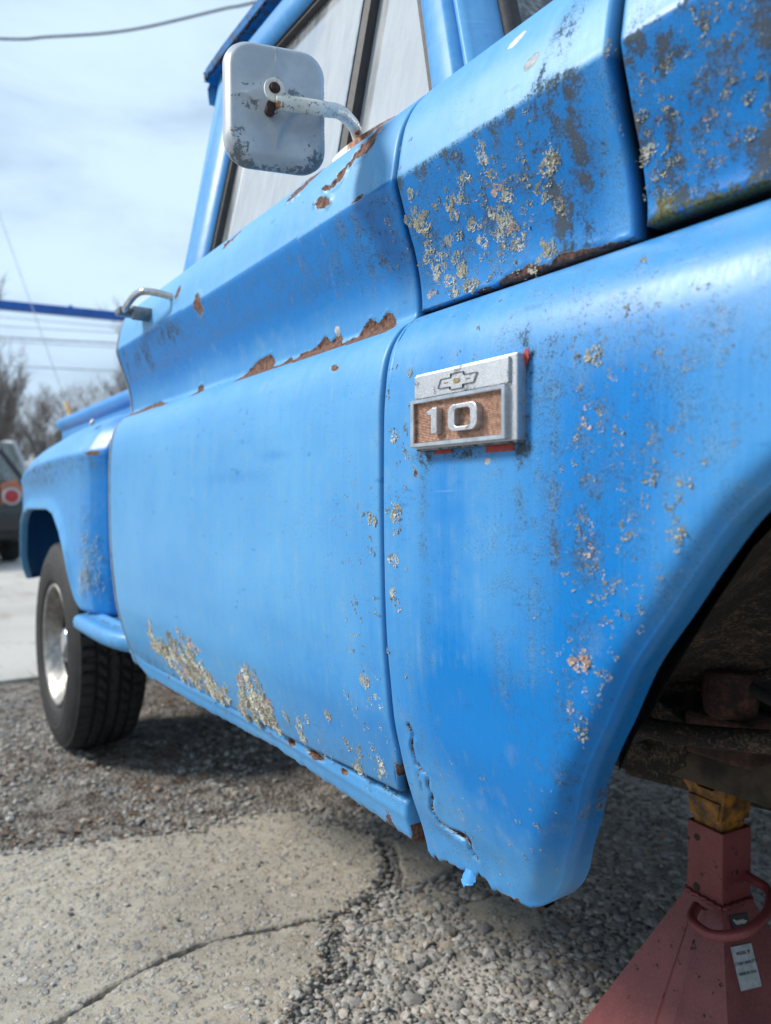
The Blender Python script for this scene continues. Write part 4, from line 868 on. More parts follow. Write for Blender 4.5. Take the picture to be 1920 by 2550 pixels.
# --- lichen: foliose crusts, each colony a part of the panel it grows on
def lichen_proto(seed, nf):
    r = random.Random(seed); V = []; F = []
    sub = [(0, 0, .62)] + [(.62 * math.cos(t), .78 * math.sin(t), r.uniform(.22, .46)) for t in [r.random() * 6.283 for _ in range(4)]]
    for i in range(nf):
        cx, cy, cr = sub[min(int(r.random() ** 1.2 * 5), 4)]; a = r.random() * 6.283; q = math.sqrt(r.random()) * cr; wv = .115 + .13 * r.random(); yaw = math.atan2(cy + q * math.sin(a), cx + q * math.cos(a)) + r.uniform(-1.2, 1.2)
        c = Vector((cx + q * math.cos(a), cy + q * math.sin(a), 0)); h0 = .07 + .24 * (1 - q / cr) * r.random(); tilt = r.uniform(-.1, .85)
        b = len(V); pts = [(0, 0)]
        for k in range(6):
            t = -1.3 + 2.6 * k / 5; lob = 1 + .38 * (k % 2) * r.uniform(.3, 1.2) - .15 * r.random(); pts.append((math.cos(t) * lob, math.sin(t) * lob * .9))
        for j, (x, y) in enumerate(pts):
            z = h0 * (.6 if j == 0 else 1) + (math.tan(tilt) * x * wv * .6 + r.uniform(-.18, .18) * wv if j else -.03)
            X, Y_ = x * wv, y * wv; V.append(c + Vector((X * math.cos(yaw) - Y_ * math.sin(yaw), X * math.sin(yaw) + Y_ * math.cos(yaw), max(.012, z))))
        for k in range(5): F.append((b, b + 1 + k, b + 2 + k))
        for k in range(6): p = V[b + 1 + k]; V.append(Vector((p.x * .96, p.y * .96, 0)))
        for k in range(5): F.append((b + 1 + k, b + 7 + k, b + 8 + k, b + 2 + k))
    return [tuple(v) for v in V], F
PR = []
for kind in range(3):
    row = []
    for q in range(6):
        v, f = lichen_proto(10 * kind + q, (52, 60, 70, 56, 44, 74)[q]); me = bpy.data.meshes.new('lichen'); me.from_pydata(v, [], f); me.update(); me.materials.append(M_lich[kind]); row.append((me, v, f))
    PR.append(row)
LD = "-0.613,1.21,2.2,0;-0.63,1.207,1.8,0;-0.627,1.184,2.3,0;-0.631,1.165,2.8,0;-0.632,1.153,3.8,0;-0.615,1.152,5,0;-0.601,1.152,2.4,0;-0.595,1.161,1.9,0;-0.564,1.162,2.3,0;-0.563,1.13,6.5,0;-0.58,1.137,4.2,0;-0.614,1.134,7.5,0;-0.602,1.124,7.4,0;-0.626,1.133,5.1,0;-0.611,1.121,6.2,0;-0.608,1.11,4.4,0;-0.599,1.114,3.7,0;-0.506,1.17,2.4,0;-0.509,1.158,4.9,0;-0.508,1.15,5,0;-0.509,1.142,4.4,0;-0.514,1.161,2.2,0;-0.531,1.144,4.5,0;-0.541,1.143,4.6,0;-0.542,1.133,4.6,0;-0.54,1.124,2.9,0;-0.525,1.137,2.3,0;-0.517,1.132,2,0;-0.446,1.167,3.5,0;-0.443,1.157,2.2,0;-0.448,1.149,1.8,0;-0.459,1.148,2.6,0;-0.472,1.177,1.5,0;-0.458,1.134,3.6,0;-0.463,1.123,4.2,0;-0.459,1.117,4.2,0;-0.47,1.122,2.6,0;-0.483,1.126,3.8,0;-0.482,1.137,2.1,0;-0.435,1.126,6.1,0;-0.432,1.118,6.1,0;-0.44,1.118,5.1,0;-0.427,1.12,4,0;-0.438,1.111,4.1,0;-0.425,1.128,3,0;-0.446,1.12,2.6,0;-0.449,1.104,5.7,0;-0.445,1.099,3.6,0;-0.455,1.107,2.6,0;-0.427,1.103,2.5,0;-0.435,1.089,4.6,0;-0.431,1.084,3.1,0;-0.427,1.081,2.2,0;-0.493,1.118,4.4,0;-0.486,1.112,4.9,0;-0.498,1.119,2.7,0;-0.481,1.108,2.7,0;-0.514,1.118,3.4,0;-0.518,1.112,3.4,0;-0.505,1.11,2.8,0;-0.498,1.102,5.5,0;-0.497,1.094,5.5,0;-0.505,1.09,4.5,0;-0.505,1.08,4.5,0;-0.501,1.074,3.3,0;-0.506,1.066,3.9,0;-0.509,1.072,2.8,0;-0.511,1.09,3.9,0;-0.533,1.105,2.9,0;-0.53,1.099,2.1,0;-0.526,1.122,2.3,0;-0.47,1.099,3.7,0;-0.474,1.095,2.7,0;-0.465,1.088,2.7,0;-0.463,1.099,1.9,0;-0.489,1.083,3.3,0;-0.482,1.074,5.4,0;-0.472,1.082,3.2,0;-0.485,1.07,3.8,0;-0.47,1.073,1.9,0;-0.45,1.061,5.8,0;-0.449,1.054,5.2,0;-0.442,1.05,2.9,0;-0.453,1.057,4.2,0;-0.467,1.048,5.4,0;-0.434,1.061,1.8,0;-0.491,1.052,4.4,0;-0.511,1.054,2.5,0;-0.525,1.073,2.9,0;-0.522,1.066,2.3,0;-0.559,1.099,4.1,0;-0.543,1.082,2.6,0;-0.543,1.065,2.1,0;-0.565,1.069,6,0;-0.562,1.064,4.8,0;-0.585,1.084,3.7,0;-0.58,1.09,3,0;-0.588,1.093,3.1,0;-0.601,1.082,4.4,0;-0.623,1.087,3.8,0;-0.626,1.078,2.3,0;-0.573,1.063,3,0;-0.537,1.166,2.3,0;-0.524,1.155,1.7,0;-0.551,1.154,1.6,0;-0.6,1.096,2.2,0;-0.426,1.076,1.4,0;-0.431,1.093,1.4,0;-0.661,1.141,3.9,0;-0.657,1.14,3.3,0;-0.657,1.13,2.6,0;-0.658,1.123,2.4,0;-0.665,1.095,3.3,0;-0.677,1.098,2,0;-0.652,1.085,2.4,0;-0.64,1.11,1.8,0;-0.652,1.161,1.9,0;-0.657,1.106,1.6,0;-0.361,1.176,3.6,0;-0.36,1.172,2.7,0;-0.34,1.144,3.1,0;-0.342,1.141,2.2,0;-0.33,1.146,2.2,0;-0.328,1.139,1.7,0;-0.324,1.137,1.2,0;-0.343,1.123,4,0;-0.339,1.122,1.8,0;-0.345,1.12,1.8,0;-0.323,1.122,3.4,0;-0.324,1.118,2.2,0;-0.31,1.11,1.5,0;-0.291,1.132,1.8,0;-0.28,1.124,1.8,0;-0.277,1.118,2.8,0;-0.266,1.104,4,0;-0.256,1.113,3.1,0;-0.255,1.092,3.1,0;-0.278,1.164,2,0;-0.256,1.149,1.9,0;-0.253,1.146,0.9,0;-0.28,1.142,1.2,0;-0.341,1.099,4.9,0;-0.346,1.096,4,0;-0.349,1.094,3.2,0;-0.338,1.101,2.7,0;-0.342,1.083,3.6,0;-0.346,1.082,2.3,0;-0.329,1.085,2.6,0;-0.306,1.083,3,0;-0.303,1.09,1.5,0;-0.306,1.075,1,0;-0.311,1.061,2.4,0;-0.261,1.055,2.4,0;-0.283,1.082,1.5,0;-0.319,1.098,1.2,0;-0.336,1.064,2.2,0;-0.335,1.067,1.2,0;-0.352,1.069,1.6,0;-0.349,1.077,1.8,0;-0.331,1.059,1.2,0;-0.363,1.122,1.4,0;-0.363,1.116,1.1,0;-0.331,1.008,3.4,0;-0.317,0.997,1.8,0;-0.337,0.973,3.4,0;-0.337,0.979,2.1,0;-0.36,0.949,5.3,0;-0.361,0.943,2.2,0;-0.377,0.944,3.6,0;-0.347,0.932,2.4,0;-0.335,0.934,1.9,0;-0.377,0.924,3.6,0;-0.361,0.924,1.8,0;-0.353,0.907,3.1,0;-0.358,0.909,1.8,2;-0.36,0.962,1.3,0;-0.345,0.956,1,0;-0.307,0.941,2,0;-0.305,0.942,1.5,0;-0.305,0.935,1.1,0;-0.496,0.991,2.7,0;-0.543,0.975,1.6,0;-0.517,0.974,2,0;-0.494,0.967,1.9,0;-0.592,0.968,4.2,0;-0.616,0.976,2.5,0;-0.624,0.976,1.9,0;-0.626,0.95,3.1,0;-0.586,0.931,2.1,0;-0.611,0.907,4.9,0;-0.615,0.912,2.5,0;-0.591,0.914,3,0;-0.591,0.907,3,0;-0.596,0.893,3,0;-0.589,0.883,3,1;-0.593,0.888,2.4,0;-0.604,0.878,2.2,0;-0.592,0.854,2.6,0;-0.61,0.85,1.2,0;-0.62,0.853,1.5,0;-0.596,0.848,1.4,0;-0.579,0.842,1.4,0;-0.609,0.829,6.1,0;-0.611,0.823,4.9,0;-0.621,0.83,3.1,0;-0.601,0.817,3.6,0;-0.609,0.81,3.7,0;-0.595,0.834,1.4,0;-0.29,0.894,1.7,0;-0.285,0.894,1.4,0;-0.31,0.881,2.3,0;-0.313,0.893,1.5,0;-0.296,0.89,1,0;-0.289,0.876,0.9,0;-0.3,0.864,1.8,0;-0.296,0.861,1,0;-0.312,0.857,3.7,0;-0.311,0.853,2.9,0;-0.313,0.861,2.1,0;-0.326,0.857,1.2,0;-0.328,0.87,1.2,0;-0.335,0.865,1.2,0;-0.337,0.874,1.7,0;-0.375,0.882,2,0;-0.378,0.87,2.6,0;-0.36,0.878,1.8,0;-0.38,0.914,1.4,0;-0.383,0.887,0.9,0;-0.375,0.896,1.1,0;-0.285,0.853,3.9,0;-0.289,0.851,2,0;-0.283,0.848,2,0;-0.291,0.844,2.4,0;-0.297,0.837,2.8,0;-0.297,0.832,2.8,0;-0.291,0.825,2.8,0;-0.291,0.819,4,0;-0.288,0.818,2.4,0;-0.295,0.821,1.6,0;-0.331,0.82,3.8,0;-0.331,0.815,2.5,0;-0.318,0.821,1.5,0;-0.321,0.825,1,0;-0.31,0.827,1.6,0;-0.373,0.829,1.8,0;-0.376,0.821,2.7,0;-0.369,0.815,2.7,0;-0.374,0.818,1.8,0;-0.38,0.824,1.1,0;-0.289,0.968,2,0;-0.278,0.831,0.8,0;-0.252,0.9,1.1,0;-0.374,0.995,1.3,0;-0.272,0.868,0.9,0;-0.265,0.845,0.8,0;-0.558,1.018,1.6,0;-0.544,1.016,1.2,0;-0.52,1.011,1.3,0;-0.521,1.007,1.1,0;-0.483,1.017,1.7,0;-0.504,1.019,1.1,0;-0.469,1.018,1.1,0;-0.601,1.027,1.7,0;-0.624,1.027,1.8,0;-0.613,1.027,1.5,0;-0.614,0.778,5.5,0;-0.616,0.784,3.7,0;-0.612,0.774,3.1,0;-0.592,0.774,2.2,0;-0.613,0.763,1.7,0;-0.614,0.748,4.3,0;-0.616,0.753,1.7,0;-0.615,0.738,3.7,0;-0.606,0.734,3.7,1;-0.609,0.741,1.7,0;-0.628,0.687,3.1,0;-0.613,0.719,1.5,0;-0.596,0.687,1.7,0;-0.602,0.666,2.4,0;-0.61,0.686,1.2,0;-0.617,0.626,1.7,0;-0.601,0.625,1.5,0;-0.364,0.803,3.6,1;-0.366,0.799,2.2,0;-0.373,0.802,1.8,0;-0.36,0.789,3.6,0;-0.337,0.808,2.1,0;-0.339,0.804,1.5,0;-0.325,0.799,1.7,0;-0.292,0.81,2.8,0;-0.304,0.796,1.5,0;-0.304,0.789,1.5,0;-0.292,0.794,1,0;-0.32,0.789,1.3,0;-0.379,0.776,2.6,0;-0.372,0.776,1.3,0;-0.342,0.783,2.6,0;-0.342,0.781,1.7,0;-0.331,0.78,1.2,0;-0.317,0.781,1.5,0;-0.354,0.771,2.2,0;-0.347,0.774,1.6,0;-0.348,0.767,1,0;-0.34,0.761,2.4,0;-0.332,0.761,1.4,0;-0.32,0.765,2.1,0;-0.35,0.753,3.1,0;-0.322,0.751,2.1,0;-0.383,0.737,1.1,0;-0.368,0.74,1.4,0;-0.378,0.728,2,0;-0.375,0.718,6.4,1;-0.379,0.719,3.7,1;-0.369,0.718,3.2,1;-0.359,0.716,2.7,0;-0.353,0.714,2.7,0;-0.36,0.72,1.8,0;-0.35,0.712,2.2,0;-0.363,0.726,1.4,0;-0.346,0.731,1.2,0;-0.358,0.7,3.1,0;-0.356,0.706,1.2,0;-0.339,0.714,2.2,0;-0.326,0.729,1.9,0;-0.323,0.713,1.7,0;-0.357,0.688,2.7,0;-0.354,0.687,1.8,0;-0.364,0.684,1.8,2;-0.377,0.678,2,0;-0.38,0.67,3.2,0;-0.376,0.664,3.7,0;-0.378,0.666,2.3,0;-0.363,0.671,2.3,0;-0.356,0.675,2.2,0;-0.356,0.666,2.2,0;-0.369,0.694,1.3,0;-0.381,0.701,1.3,0;-0.389,0.71,1.5,0;-0.372,0.706,1.3,0;-0.374,0.654,1.3,0;-0.378,0.645,2.3,0;-0.37,0.651,1.3,0;-0.376,0.637,2.3,0;-0.377,0.634,1.4,0;-0.369,0.632,1.3,0;-0.335,0.699,0.9,0;-0.345,0.687,1.1,0;-0.302,0.763,1,0;-0.285,0.776,1.6,2;-0.273,0.794,1.5,2;-0.291,0.767,1.3,2;-0.3,0.755,1.3,2;-0.262,0.813,1.1,0;-0.383,0.694,1.1,0;-0.608,0.603,1.9,0;-0.319,0.706,0.8,0;-0.651,0.821,6.4,0;-0.672,0.827,3.9,0;-0.66,0.826,2.6,0;-0.672,0.817,1.6,0;-0.652,0.787,3.8,0;-0.661,0.79,1.6,0;-0.677,0.775,2.1,0;-0.687,0.73,2.7,0;-0.65,0.739,2.3,0;-0.647,0.72,3.2,0;-0.678,0.711,2.1,0;-0.702,0.674,3,0;-0.679,0.644,7.3,0;-0.675,0.64,5.3,0;-0.683,0.651,3.3,0;-0.725,0.62,5.6,0;-0.727,0.625,3.5,0;-0.655,0.627,6.5,0;-0.675,0.619,5.3,0;-0.673,0.614,4.6,0;-0.676,0.625,2.7,0;-0.708,0.609,4.1,0;-0.709,0.599,4.8,0;-0.782,0.58,5.9,0;-0.781,0.574,4.4,0;-0.842,0.559,4.7,0;-0.694,0.588,3.8,0;-0.66,0.599,4.6,0;-0.659,0.597,3.9,0;-0.871,0.545,5.6,0;-0.879,0.533,6.5,0;-0.875,0.524,6.5,0;-0.872,0.554,4,0;-0.75,0.553,5.1,0;-0.74,0.547,4.3,0;-0.72,0.547,5.6,0;-0.732,0.529,5.7,0;-0.737,0.52,6.5,0;-0.689,0.563,3.8,0;-0.679,0.554,6.1,0;-0.698,0.552,2.5,0;-0.679,0.543,5.4,0;-0.688,0.534,4.8,0;-0.819,0.516,3.9,0;-0.807,0.516,2.5,0;-1.464,0.602,6,0;-1.471,0.582,7.2,0;-1.481,0.561,11.2,0;-1.457,0.556,11,0;-1.419,0.567,10.8,0;-1.401,0.556,10.7,0;-1.359,0.559,10.4,0;-1.354,0.582,10.3,0;-1.303,0.6,4.4,0;-1.274,0.59,9.8,0;-1.301,0.569,10,0;-1.347,0.543,10.4,0;-1.285,0.559,9.9,0;-1.251,0.573,9.7,0;-1.269,0.549,9.9,0;-1.256,0.539,9.8,0;-1.308,0.532,10.1,0;-1.361,0.518,10.5,0;-1.257,0.526,9.8,0;-1.295,0.522,10.1,0;-1.208,0.532,9.5,0;-1.204,0.524,9.5,0;-1.206,0.511,9.5,0;-1.194,0.547,9.4,0;-1.18,0.517,9.4,0;-1.165,0.512,9.3,0;-1.131,0.528,9,0;-1.405,0.544,10.7,0;-1.433,0.55,10.9,0;-1.332,0.576,6.7,0;-1.242,0.562,9.7,0;-1.238,0.54,6.3,0;-1.019,0.589,8.3,0;-1.016,0.579,8.3,0;-1.05,0.558,8.5,0;-1.051,0.542,8.5,0;-1.021,0.557,8.3,0;-1,0.565,8.2,0;-0.977,0.563,8,0;-1.013,0.544,8.3,0;-1.05,0.528,8.5,0;-1.078,0.506,8.7,0;-1.026,0.526,8.4,0;-0.978,0.549,8.1,0;-0.997,0.533,8.2,0;-1.032,0.51,8.5,0;-0.987,0.525,8.2,0;-0.966,0.534,8,0;-0.969,0.519,8.1,0;-0.965,0.545,8,0;-0.954,0.519,8,0;-1.024,0.545,8.3,0;-0.997,0.544,8.2,0;-1.078,0.525,5.7,0;-1.097,0.508,5.8,0"
def surf(prof):
    yy, zz, q = path(prof, .002); return lambda z: float(np.interp(z, zz, yy))
SF = {'f': surf(FEND), 'd': surf(DOOR[:-5]), 'c': surf(COWL), 'h': surf(HOOD)}
OB = {'f': fender, 'd': door, 'c': cowl, 'h': hood}
def place_mat(key, x, z, r, flat):
    y = SF[key](z); dy = (SF[key](z + .003) - SF[key](z - .003)) / .006
    if key == 'f':  # rolled wheel-arch edge
        xs = np.linspace(x - .05, x + .05, 41); d = min(math.hypot(x - a, z - fend_lo(a)) for a in xs); R = float(fend_rad(np.array(x), np.array(z)))
        if d < R: y += R - math.sqrt(max(0, R * R - (R - d) ** 2))
    n = Vector((0, -1, dy)).normalized(); ex = Vector((1, 0, 0)); ey = n.cross(ex); a = rnd.random() * 6.283
    B = Matrix((ex * math.cos(a) + ey * math.sin(a), -ex * math.sin(a) + ey * math.cos(a), n)).transposed().to_4x4()
    B.translation = Vector((x, y, z)) - n * .0002; r *= 1.12; sx_ = r * rnd.uniform(.85, 1.2)
    return B @ Matrix.Diagonal((sx_, r * r / sx_, r * flat, 1))
items = []
for q in LD.split(';'):
    x, z, r, k = map(float, q.split(',')); r /= 1000
    key = 'd' if x < -.636 else ('f' if z < 1.041 else ('c' if x < -.3585 else 'h'))
    if key == 'd' and z > 1.04 and x < -.72: continue
    if z < .466 or (key == 'f' and x > -.50 and z < fend_lo(x) + .004): continue
    if key == 'd' and z < .75: r *= 1.3 if x < -.9 else 1.1
    items.append((r * (1.25 if key in 'ch' else 1.35 if key == 'f' else 1.12), key, x, z, int(k)))
for x, z, r, k in [(-2.06, .70, .018, 0), (-2.05, .665, .022, 0), (-2.06, .64, .02, 0)]: pass
for _ in range(150):
    if rnd.random() < .55: cx, cz = rnd.choice([(-.60, 1.10), (-.585, 1.085), (-.55, 1.12), (-.53, 1.09), (-.505, 1.10), (-.50, 1.07), (-.56, 1.06), (-.48, 1.115), (-.61, 1.07)]); items.append((rnd.uniform(.0025, .007), 'c', cx + rnd.gauss(0, .016), min(1.155, max(1.052, cz + rnd.gauss(0, .016))), int(rnd.random() < .12)))
    elif rnd.random() < .5: items.append((rnd.uniform(.002, .0052), 'h', rnd.uniform(-.345, -.25), rnd.uniform(1.065, 1.165), int(rnd.random() < .15)))
    else: items.append((rnd.uniform(.002, .0048), 'f', rnd.gauss(-.372, .022), rnd.uniform(.57, .93), int(rnd.random() < .2)))
for r, key, x, z, k in list(items):
    if key == 'd' and z < .66 and x < -.9:
        for _ in range(3): items.append((r * rnd.uniform(.45, .8), 'd', x + rnd.gauss(0, .022), max(.512, z + rnd.gauss(0, .011)), int(rnd.random() < .42)))
    elif key == 'd' and z < .7 or key == 'f' and x > -.42 and z < .95: items.append((r * rnd.uniform(.4, .75), key, x + rnd.gauss(0, .006), z + rnd.gauss(0, .012), k))
# satellite crumbs round each colony
crumbs = []
for r, key, x, z, k in items:
    for _ in range(2 if r > .005 else 1):
        a = rnd.random() * 6.283; d = r * rnd.uniform(.8, 2.4); crumbs.append((r * rnd.uniform(.14, .36), key, x + d * math.cos(a) * .8, z + d * math.sin(a) * 1.2, k))
for _ in range(420):
    key, x, z = rnd.choice([('c', rnd.uniform(-.62, -.45), rnd.uniform(1.06, 1.15)), ('h', rnd.uniform(-.345, -.25), rnd.uniform(1.07, 1.165)), ('f', rnd.gauss(-.375, .035), rnd.uniform(.56, .97)), ('f', rnd.uniform(-.625, -.40), rnd.uniform(.48, .60)), ('f', rnd.uniform(-.345, -.25), rnd.uniform(.85, .98)), ('d', rnd.gauss(-.68, .035), rnd.uniform(.52, .95)), ('d', rnd.uniform(-1.5, -.66), abs(rnd.gauss(0, .035)) + .525)])
    crumbs.append((rnd.uniform(.001, .003), key, x, z, 0))
def on_panel(r, key, x, z):
    if key != 'f' or x < -.50: return True
    return min(math.hypot(x - a, z - fend_lo(a)) for a in np.linspace(x - .03, x + .03, 31)) > .006 and z > fend_lo(x) + .004 and z > fend_lo(min(x + .004, -.2))
items = [q for q in items if on_panel(*q[:4])]; crumbs = [q for q in crumbs if on_panel(*q[:4])]
items.sort(reverse=True)
big = items[:292]; small = items[292:] + crumbs
for r, key, x, z, k in big:
    me = PR[k][rnd.randrange(6)][0]; o = bpy.data.objects.new('lichen', me)
    o.matrix_world = place_mat(key, x, z, r, rnd.uniform(.35, .75)); COL.objects.link(o); mw = o.matrix_world.copy()
    o.parent = OB[key]
acc = {}
for r, key, x, z, k in small:
    if key == 'f' and (x > -.5 and z < fend_lo(x) + .003): continue
    if key == 'd' and x > -.64 or key in 'fc' and x < -.63: continue
    _, v, f = PR[k][rnd.randrange(6)]; k0 = 13 * rnd.randrange(16); v, f = v[k0:k0 + 208], [[a - k0 for a in q] for q in f if min(q) >= k0 and max(q) < k0 + 208]; Mx = place_mat(key, x, z, r, 1.0); mb = acc.setdefault((key, k), MB()); mb.add([Mx @ Vector(p) for p in v], f)
for (key, k), mb in acc.items(): tag(mb.build('lichen_crumbs', M_lich[k], OB[key]), kind='stuff')
mb = MB()
for _ in range(90):   # on the rear fender, far and small
    x, z = rnd.gauss(-2.07, .028), rnd.choice((rnd.gauss(.70, .05), rnd.gauss(.63, .02))); yo = float(np.interp(x, RX, RY)); _, v, f = PR[0][rnd.randrange(6)]; v, f = v[:130], [q for q in f if max(q) < 130]
    r = rnd.uniform(.006, .013); Mx = Matrix.Translation((x, yo - .004, z)) @ Matrix.Rotation(math.radians(90), 4, 'X') @ Matrix.Diagonal((r, r, r * .6, 1)); mb.add([Mx @ Vector(p) for p in v], f)
tag(mb.build('lichen_crumbs', M_lich[0], rear), kind='stuff')
# ------------------------------------------------------------------ jack stand
JC = Vector((-.588, .528, 0))
J = empty('jack_stand', 'faded red jack stand with a yellow saddle holding up the truck frame', 'jack stand', (JC.x, JC.y, 0))
JM = Matrix.Translation(JC) @ Matrix.Rotation(math.radians(-8), 4, 'Z')
hw, zt, zb, bw = .0295, .385, .286, .158
mb = MB()
c4 = lambda h, z: [(-h, -h, z), (h, -h, z), (h, h, z), (-h, h, z)]
base = empty if False else None
# pyramid of pressed legs: four faces, each a trapezoid cut out by an arch at its foot, corners folded
def foot_face():
    """one leg face in its own (u, z) plane; u across, z up along the slope"""
    top, hh = .0305, .286; out = [(-bw, 0), (-bw + .055, 0)]
    for k in range(11): t = k / 10; out.append((-.105 + .035 * t + .0 * t, .012 + .10 * t)) if k < 1 else None
    out += [(-.085, .060), (-.055, .088), (0, .095), (.055, .088), (.085, .060), (bw - .07, .012), (bw - .055, 0), (bw, 0), (top, hh), (-top, hh)]
    return out
FP = foot_face(); vs = []; fs = []
mbf = MB()
for k in range(4):
    R = JM @ Matrix.Rotation(k * math.pi / 2, 4, 'Z'); n = len(FP); V0 = []; V1 = []
    for u, z in FP:
        d = .0305 + (bw - .0305) * (1 - z / .286); V0.append(R @ Vector((u, -d, z))); V1.append(R @ Vector((u * .985, -d + .004, z)))
    b = len(mbf.v); mbf.v += [tuple(p) for p in V0 + V1]
    mbf.f += [tuple(b + i for i in range(n)), tuple(b + n + i for i in range(n - 1, -1, -1))] + [(b + i, b + n + i, b + n + (i + 1) % n, b + (i + 1) % n) for i in range(n)]
    # raised rib down the middle of the face
    if k == 1: continue
    rb = [(-.012, .278), (.012, .278), (.020, .100), (-.020, .100)]; V0 = []; V1 = []
    for u, z in rb:
        d = .0305 + (bw - .0305) * (1 - z / .286); V0.append(R @ Vector((u, -d - .0001, z))); V1.append(R @ Vector((u * .62, -d - .0048, z - .002)))
    b = len(mbf.v); mbf.v += [tuple(p) for p in V0 + V1]; mbf.f += [(b + 4, b + 5, b + 6, b + 7)] + [(b + i, b + (i + 1) % 4, b + 4 + (i + 1) % 4, b + 4 + i) for i in range(4)]
M_redr = None
def make_red():
    t = NT('chipped_red_stand_paint'); a, b, c = t.noise(9, 4), t.noise(80, 5, .68), t.noise(300, 3)
    col = t.mix(t.ss(a, .35, .65), (.135, .021, .024), (.21, .044, .046))
    col = t.mix(t.math('MULTIPLY', t.ss(c, .45, .7), .25), col, (.27, .11, .10))
    chip = t.ss(t.math('ADD', b, t.math('MULTIPLY', t.math('SUBTRACT', t.noise(14, 3), .5), .25)), .645, .665)
    col = t.mix(chip, col, (.022, .014, .013))
    return t.fin(col, t.math('ADD', .46, t.math('MULTIPLY', chip, .35)), 0, t.bump(t.math('MULTIPLY', chip, -1), .5, .0008))
M_red = make_red()
mbf.build('stand_base', M_red, J)
# column: square tube, open at the top, with two holes in the near face
mb = MB()
for h, hi, z0, z1 in ((hw, hw - .003, .272, .388),):
    V = [JM @ Vector(p) for p in c4(h, z0) + c4(h, z1) + c4(hi, z1) + c4(hi, z0)]
    mb.add(V, [(i, (i + 1) % 4, (i + 1) % 4 + 4, i + 4) for i in range(4)] + [(i + 4, (i + 1) % 4 + 4, (i + 1) % 4 + 8, i + 8) for i in range(4)] + [(i + 8, (i + 1) % 4 + 8, (i + 1) % 4 + 12, i + 12) for i in range(4)])
mb.build('column', M_red, J, bev=.002)
mb = MB()
for x, z, r in ((-.012, .368, .0042), (-.012, .298, .0050)): mb.lathe([(0, .0), (r, .0), (r * 1.15, .0004), (r * 1.15, -.003), (0, -.003)], JM @ Matrix.Translation((x, -hw - .0001, z)) @ Matrix.Rotation(math.radians(90), 4, 'X'), 16)
mb.build('pin_hole', M_dark, J)
mb = MB(); mb.box((-.0235, -.0235, .30), (.0235, .0235, .405), JM, .002)
sd_ = [(-.0255, .398), (.0255, .398), (.0285, .412), (.031, .432), (.034, .4505), (.022, .4505), (.012, .441), (-.012, .441), (-.022, .4505), (-.040, .4505), (-.0375, .440), (-.028, .430), (-.0285, .412)]
mb.prism(sd_, -.029, .029, JM); mb.prism([(-.022, .402), (.022, .402), (.026, .428), (-.026, .428)], -.0325, -.0288, JM)
for k in range(4): mb.prism([(.0225, .392 + .012 * k), (.0262, .394 + .012 * k), (.0225, .400 + .012 * k)], -.012, .012, JM)
sad = mb.build('saddle', M_yel, J, bev=.0016)
mb = MB(); mb.box((-.036, -.030, .4505), (.034, .030, .4535), JM, .001); mb.build('saddle_top', M_dark, J)
mb = MB()
for k in range(4):
    R = JM @ Matrix.Rotation(k * math.pi / 2, 4, 'Z'); mb.tube([R @ Vector((-.030 + .060 * q / 14, -.0312 - .0008 * (q % 2), .2865 + .0012 * ((q * 7) % 3))) for q in range(15)], [.0030 + .0008 * (q % 2) for q in range(15)], 7)
mb.build('weld_bead', M_red, J, smooth=True)
rod = smooth_path([(-.5850, .470, .2880), (-.5723, .4400, .2848), (-.5413, .4280, .2855), (-.5172, .4319, .2930), (-.4995, .4491, .3030), (-.4976, .4873, .3130), (-.5104, .5215, .3187), (-.5241, .5369, .3192), (-.5449, .5420, .3202), (-.562, .5451, .3216)], 7)
MB().tube(rod, .0066, 12).build('handle', M_red, J, smooth=True)
# stickers on the face that looks to the front of the truck
R1 = JM @ Matrix.Rotation(math.pi / 2, 4, 'Z'); sl = math.atan2(bw - .0305, .286)
def face_M(u, z, roll=0):
    d = .0305 + (bw - .0305) * (1 - z / .286); return R1 @ Matrix.Translation((u, -d - .0008, z)) @ Matrix.Rotation(math.pi / 2 - sl, 4, 'X') @ Matrix.Rotation(roll, 4, 'Z')
def slab(name, w_, h_, M, mat, parent, t=.0008): return MB().box((-w_ / 2, -h_ / 2, -.0004), (w_ / 2, h_ / 2, t), M).build(name, mat, parent)
LM = face_M(-.020, .222, math.radians(-6)); lab = slab('capacity_sticker', .038, .050, LM, M_label, J)
def lettering(name, text, size, M, mat, parent, ext=.0003):
    cu = bpy.data.curves.new(name, 'FONT'); cu.body = text; cu.size = size; cu.align_x = 'CENTER'; cu.align_y = 'CENTER'; cu.extrude = ext; cu.resolution_u = 3
    tmp = bpy.data.objects.new('tmp', cu); COL.objects.link(tmp); dg = bpy.context.evaluated_depsgraph_get(); me = bpy.data.meshes.new_from_object(tmp.evaluated_get(dg)); bpy.data.objects.remove(tmp)
    me.transform(M); me.materials.append(mat); return link(bpy.data.objects.new(name, me), parent)
for i, (tx, sz) in enumerate((("MODEL 'B'", .0056), ('3 TON CAPACITY', .0050), ('MADE IN U.S.A.', .0050))):
    lettering('printed_line', tx, sz, LM @ Matrix.Translation((0, .016 - .0115 * i, .0010)), M_ink, lab)
BM_ = face_M(-.006, .268, math.radians(-6)); bl = slab('black_sticker', .034, .018, BM_, M_black, J)
sq = [(-.012 + .024 * k / 40, .0028 * math.sin(k * 1.1) * (1 if k < 34 else .3) + (.002 if k < 5 else 0), .0011) for k in range(41)]
MB().tube([BM_ @ Vector(p) for p in sq], .00055, 6).build('script_flourish', M_silver, bl)

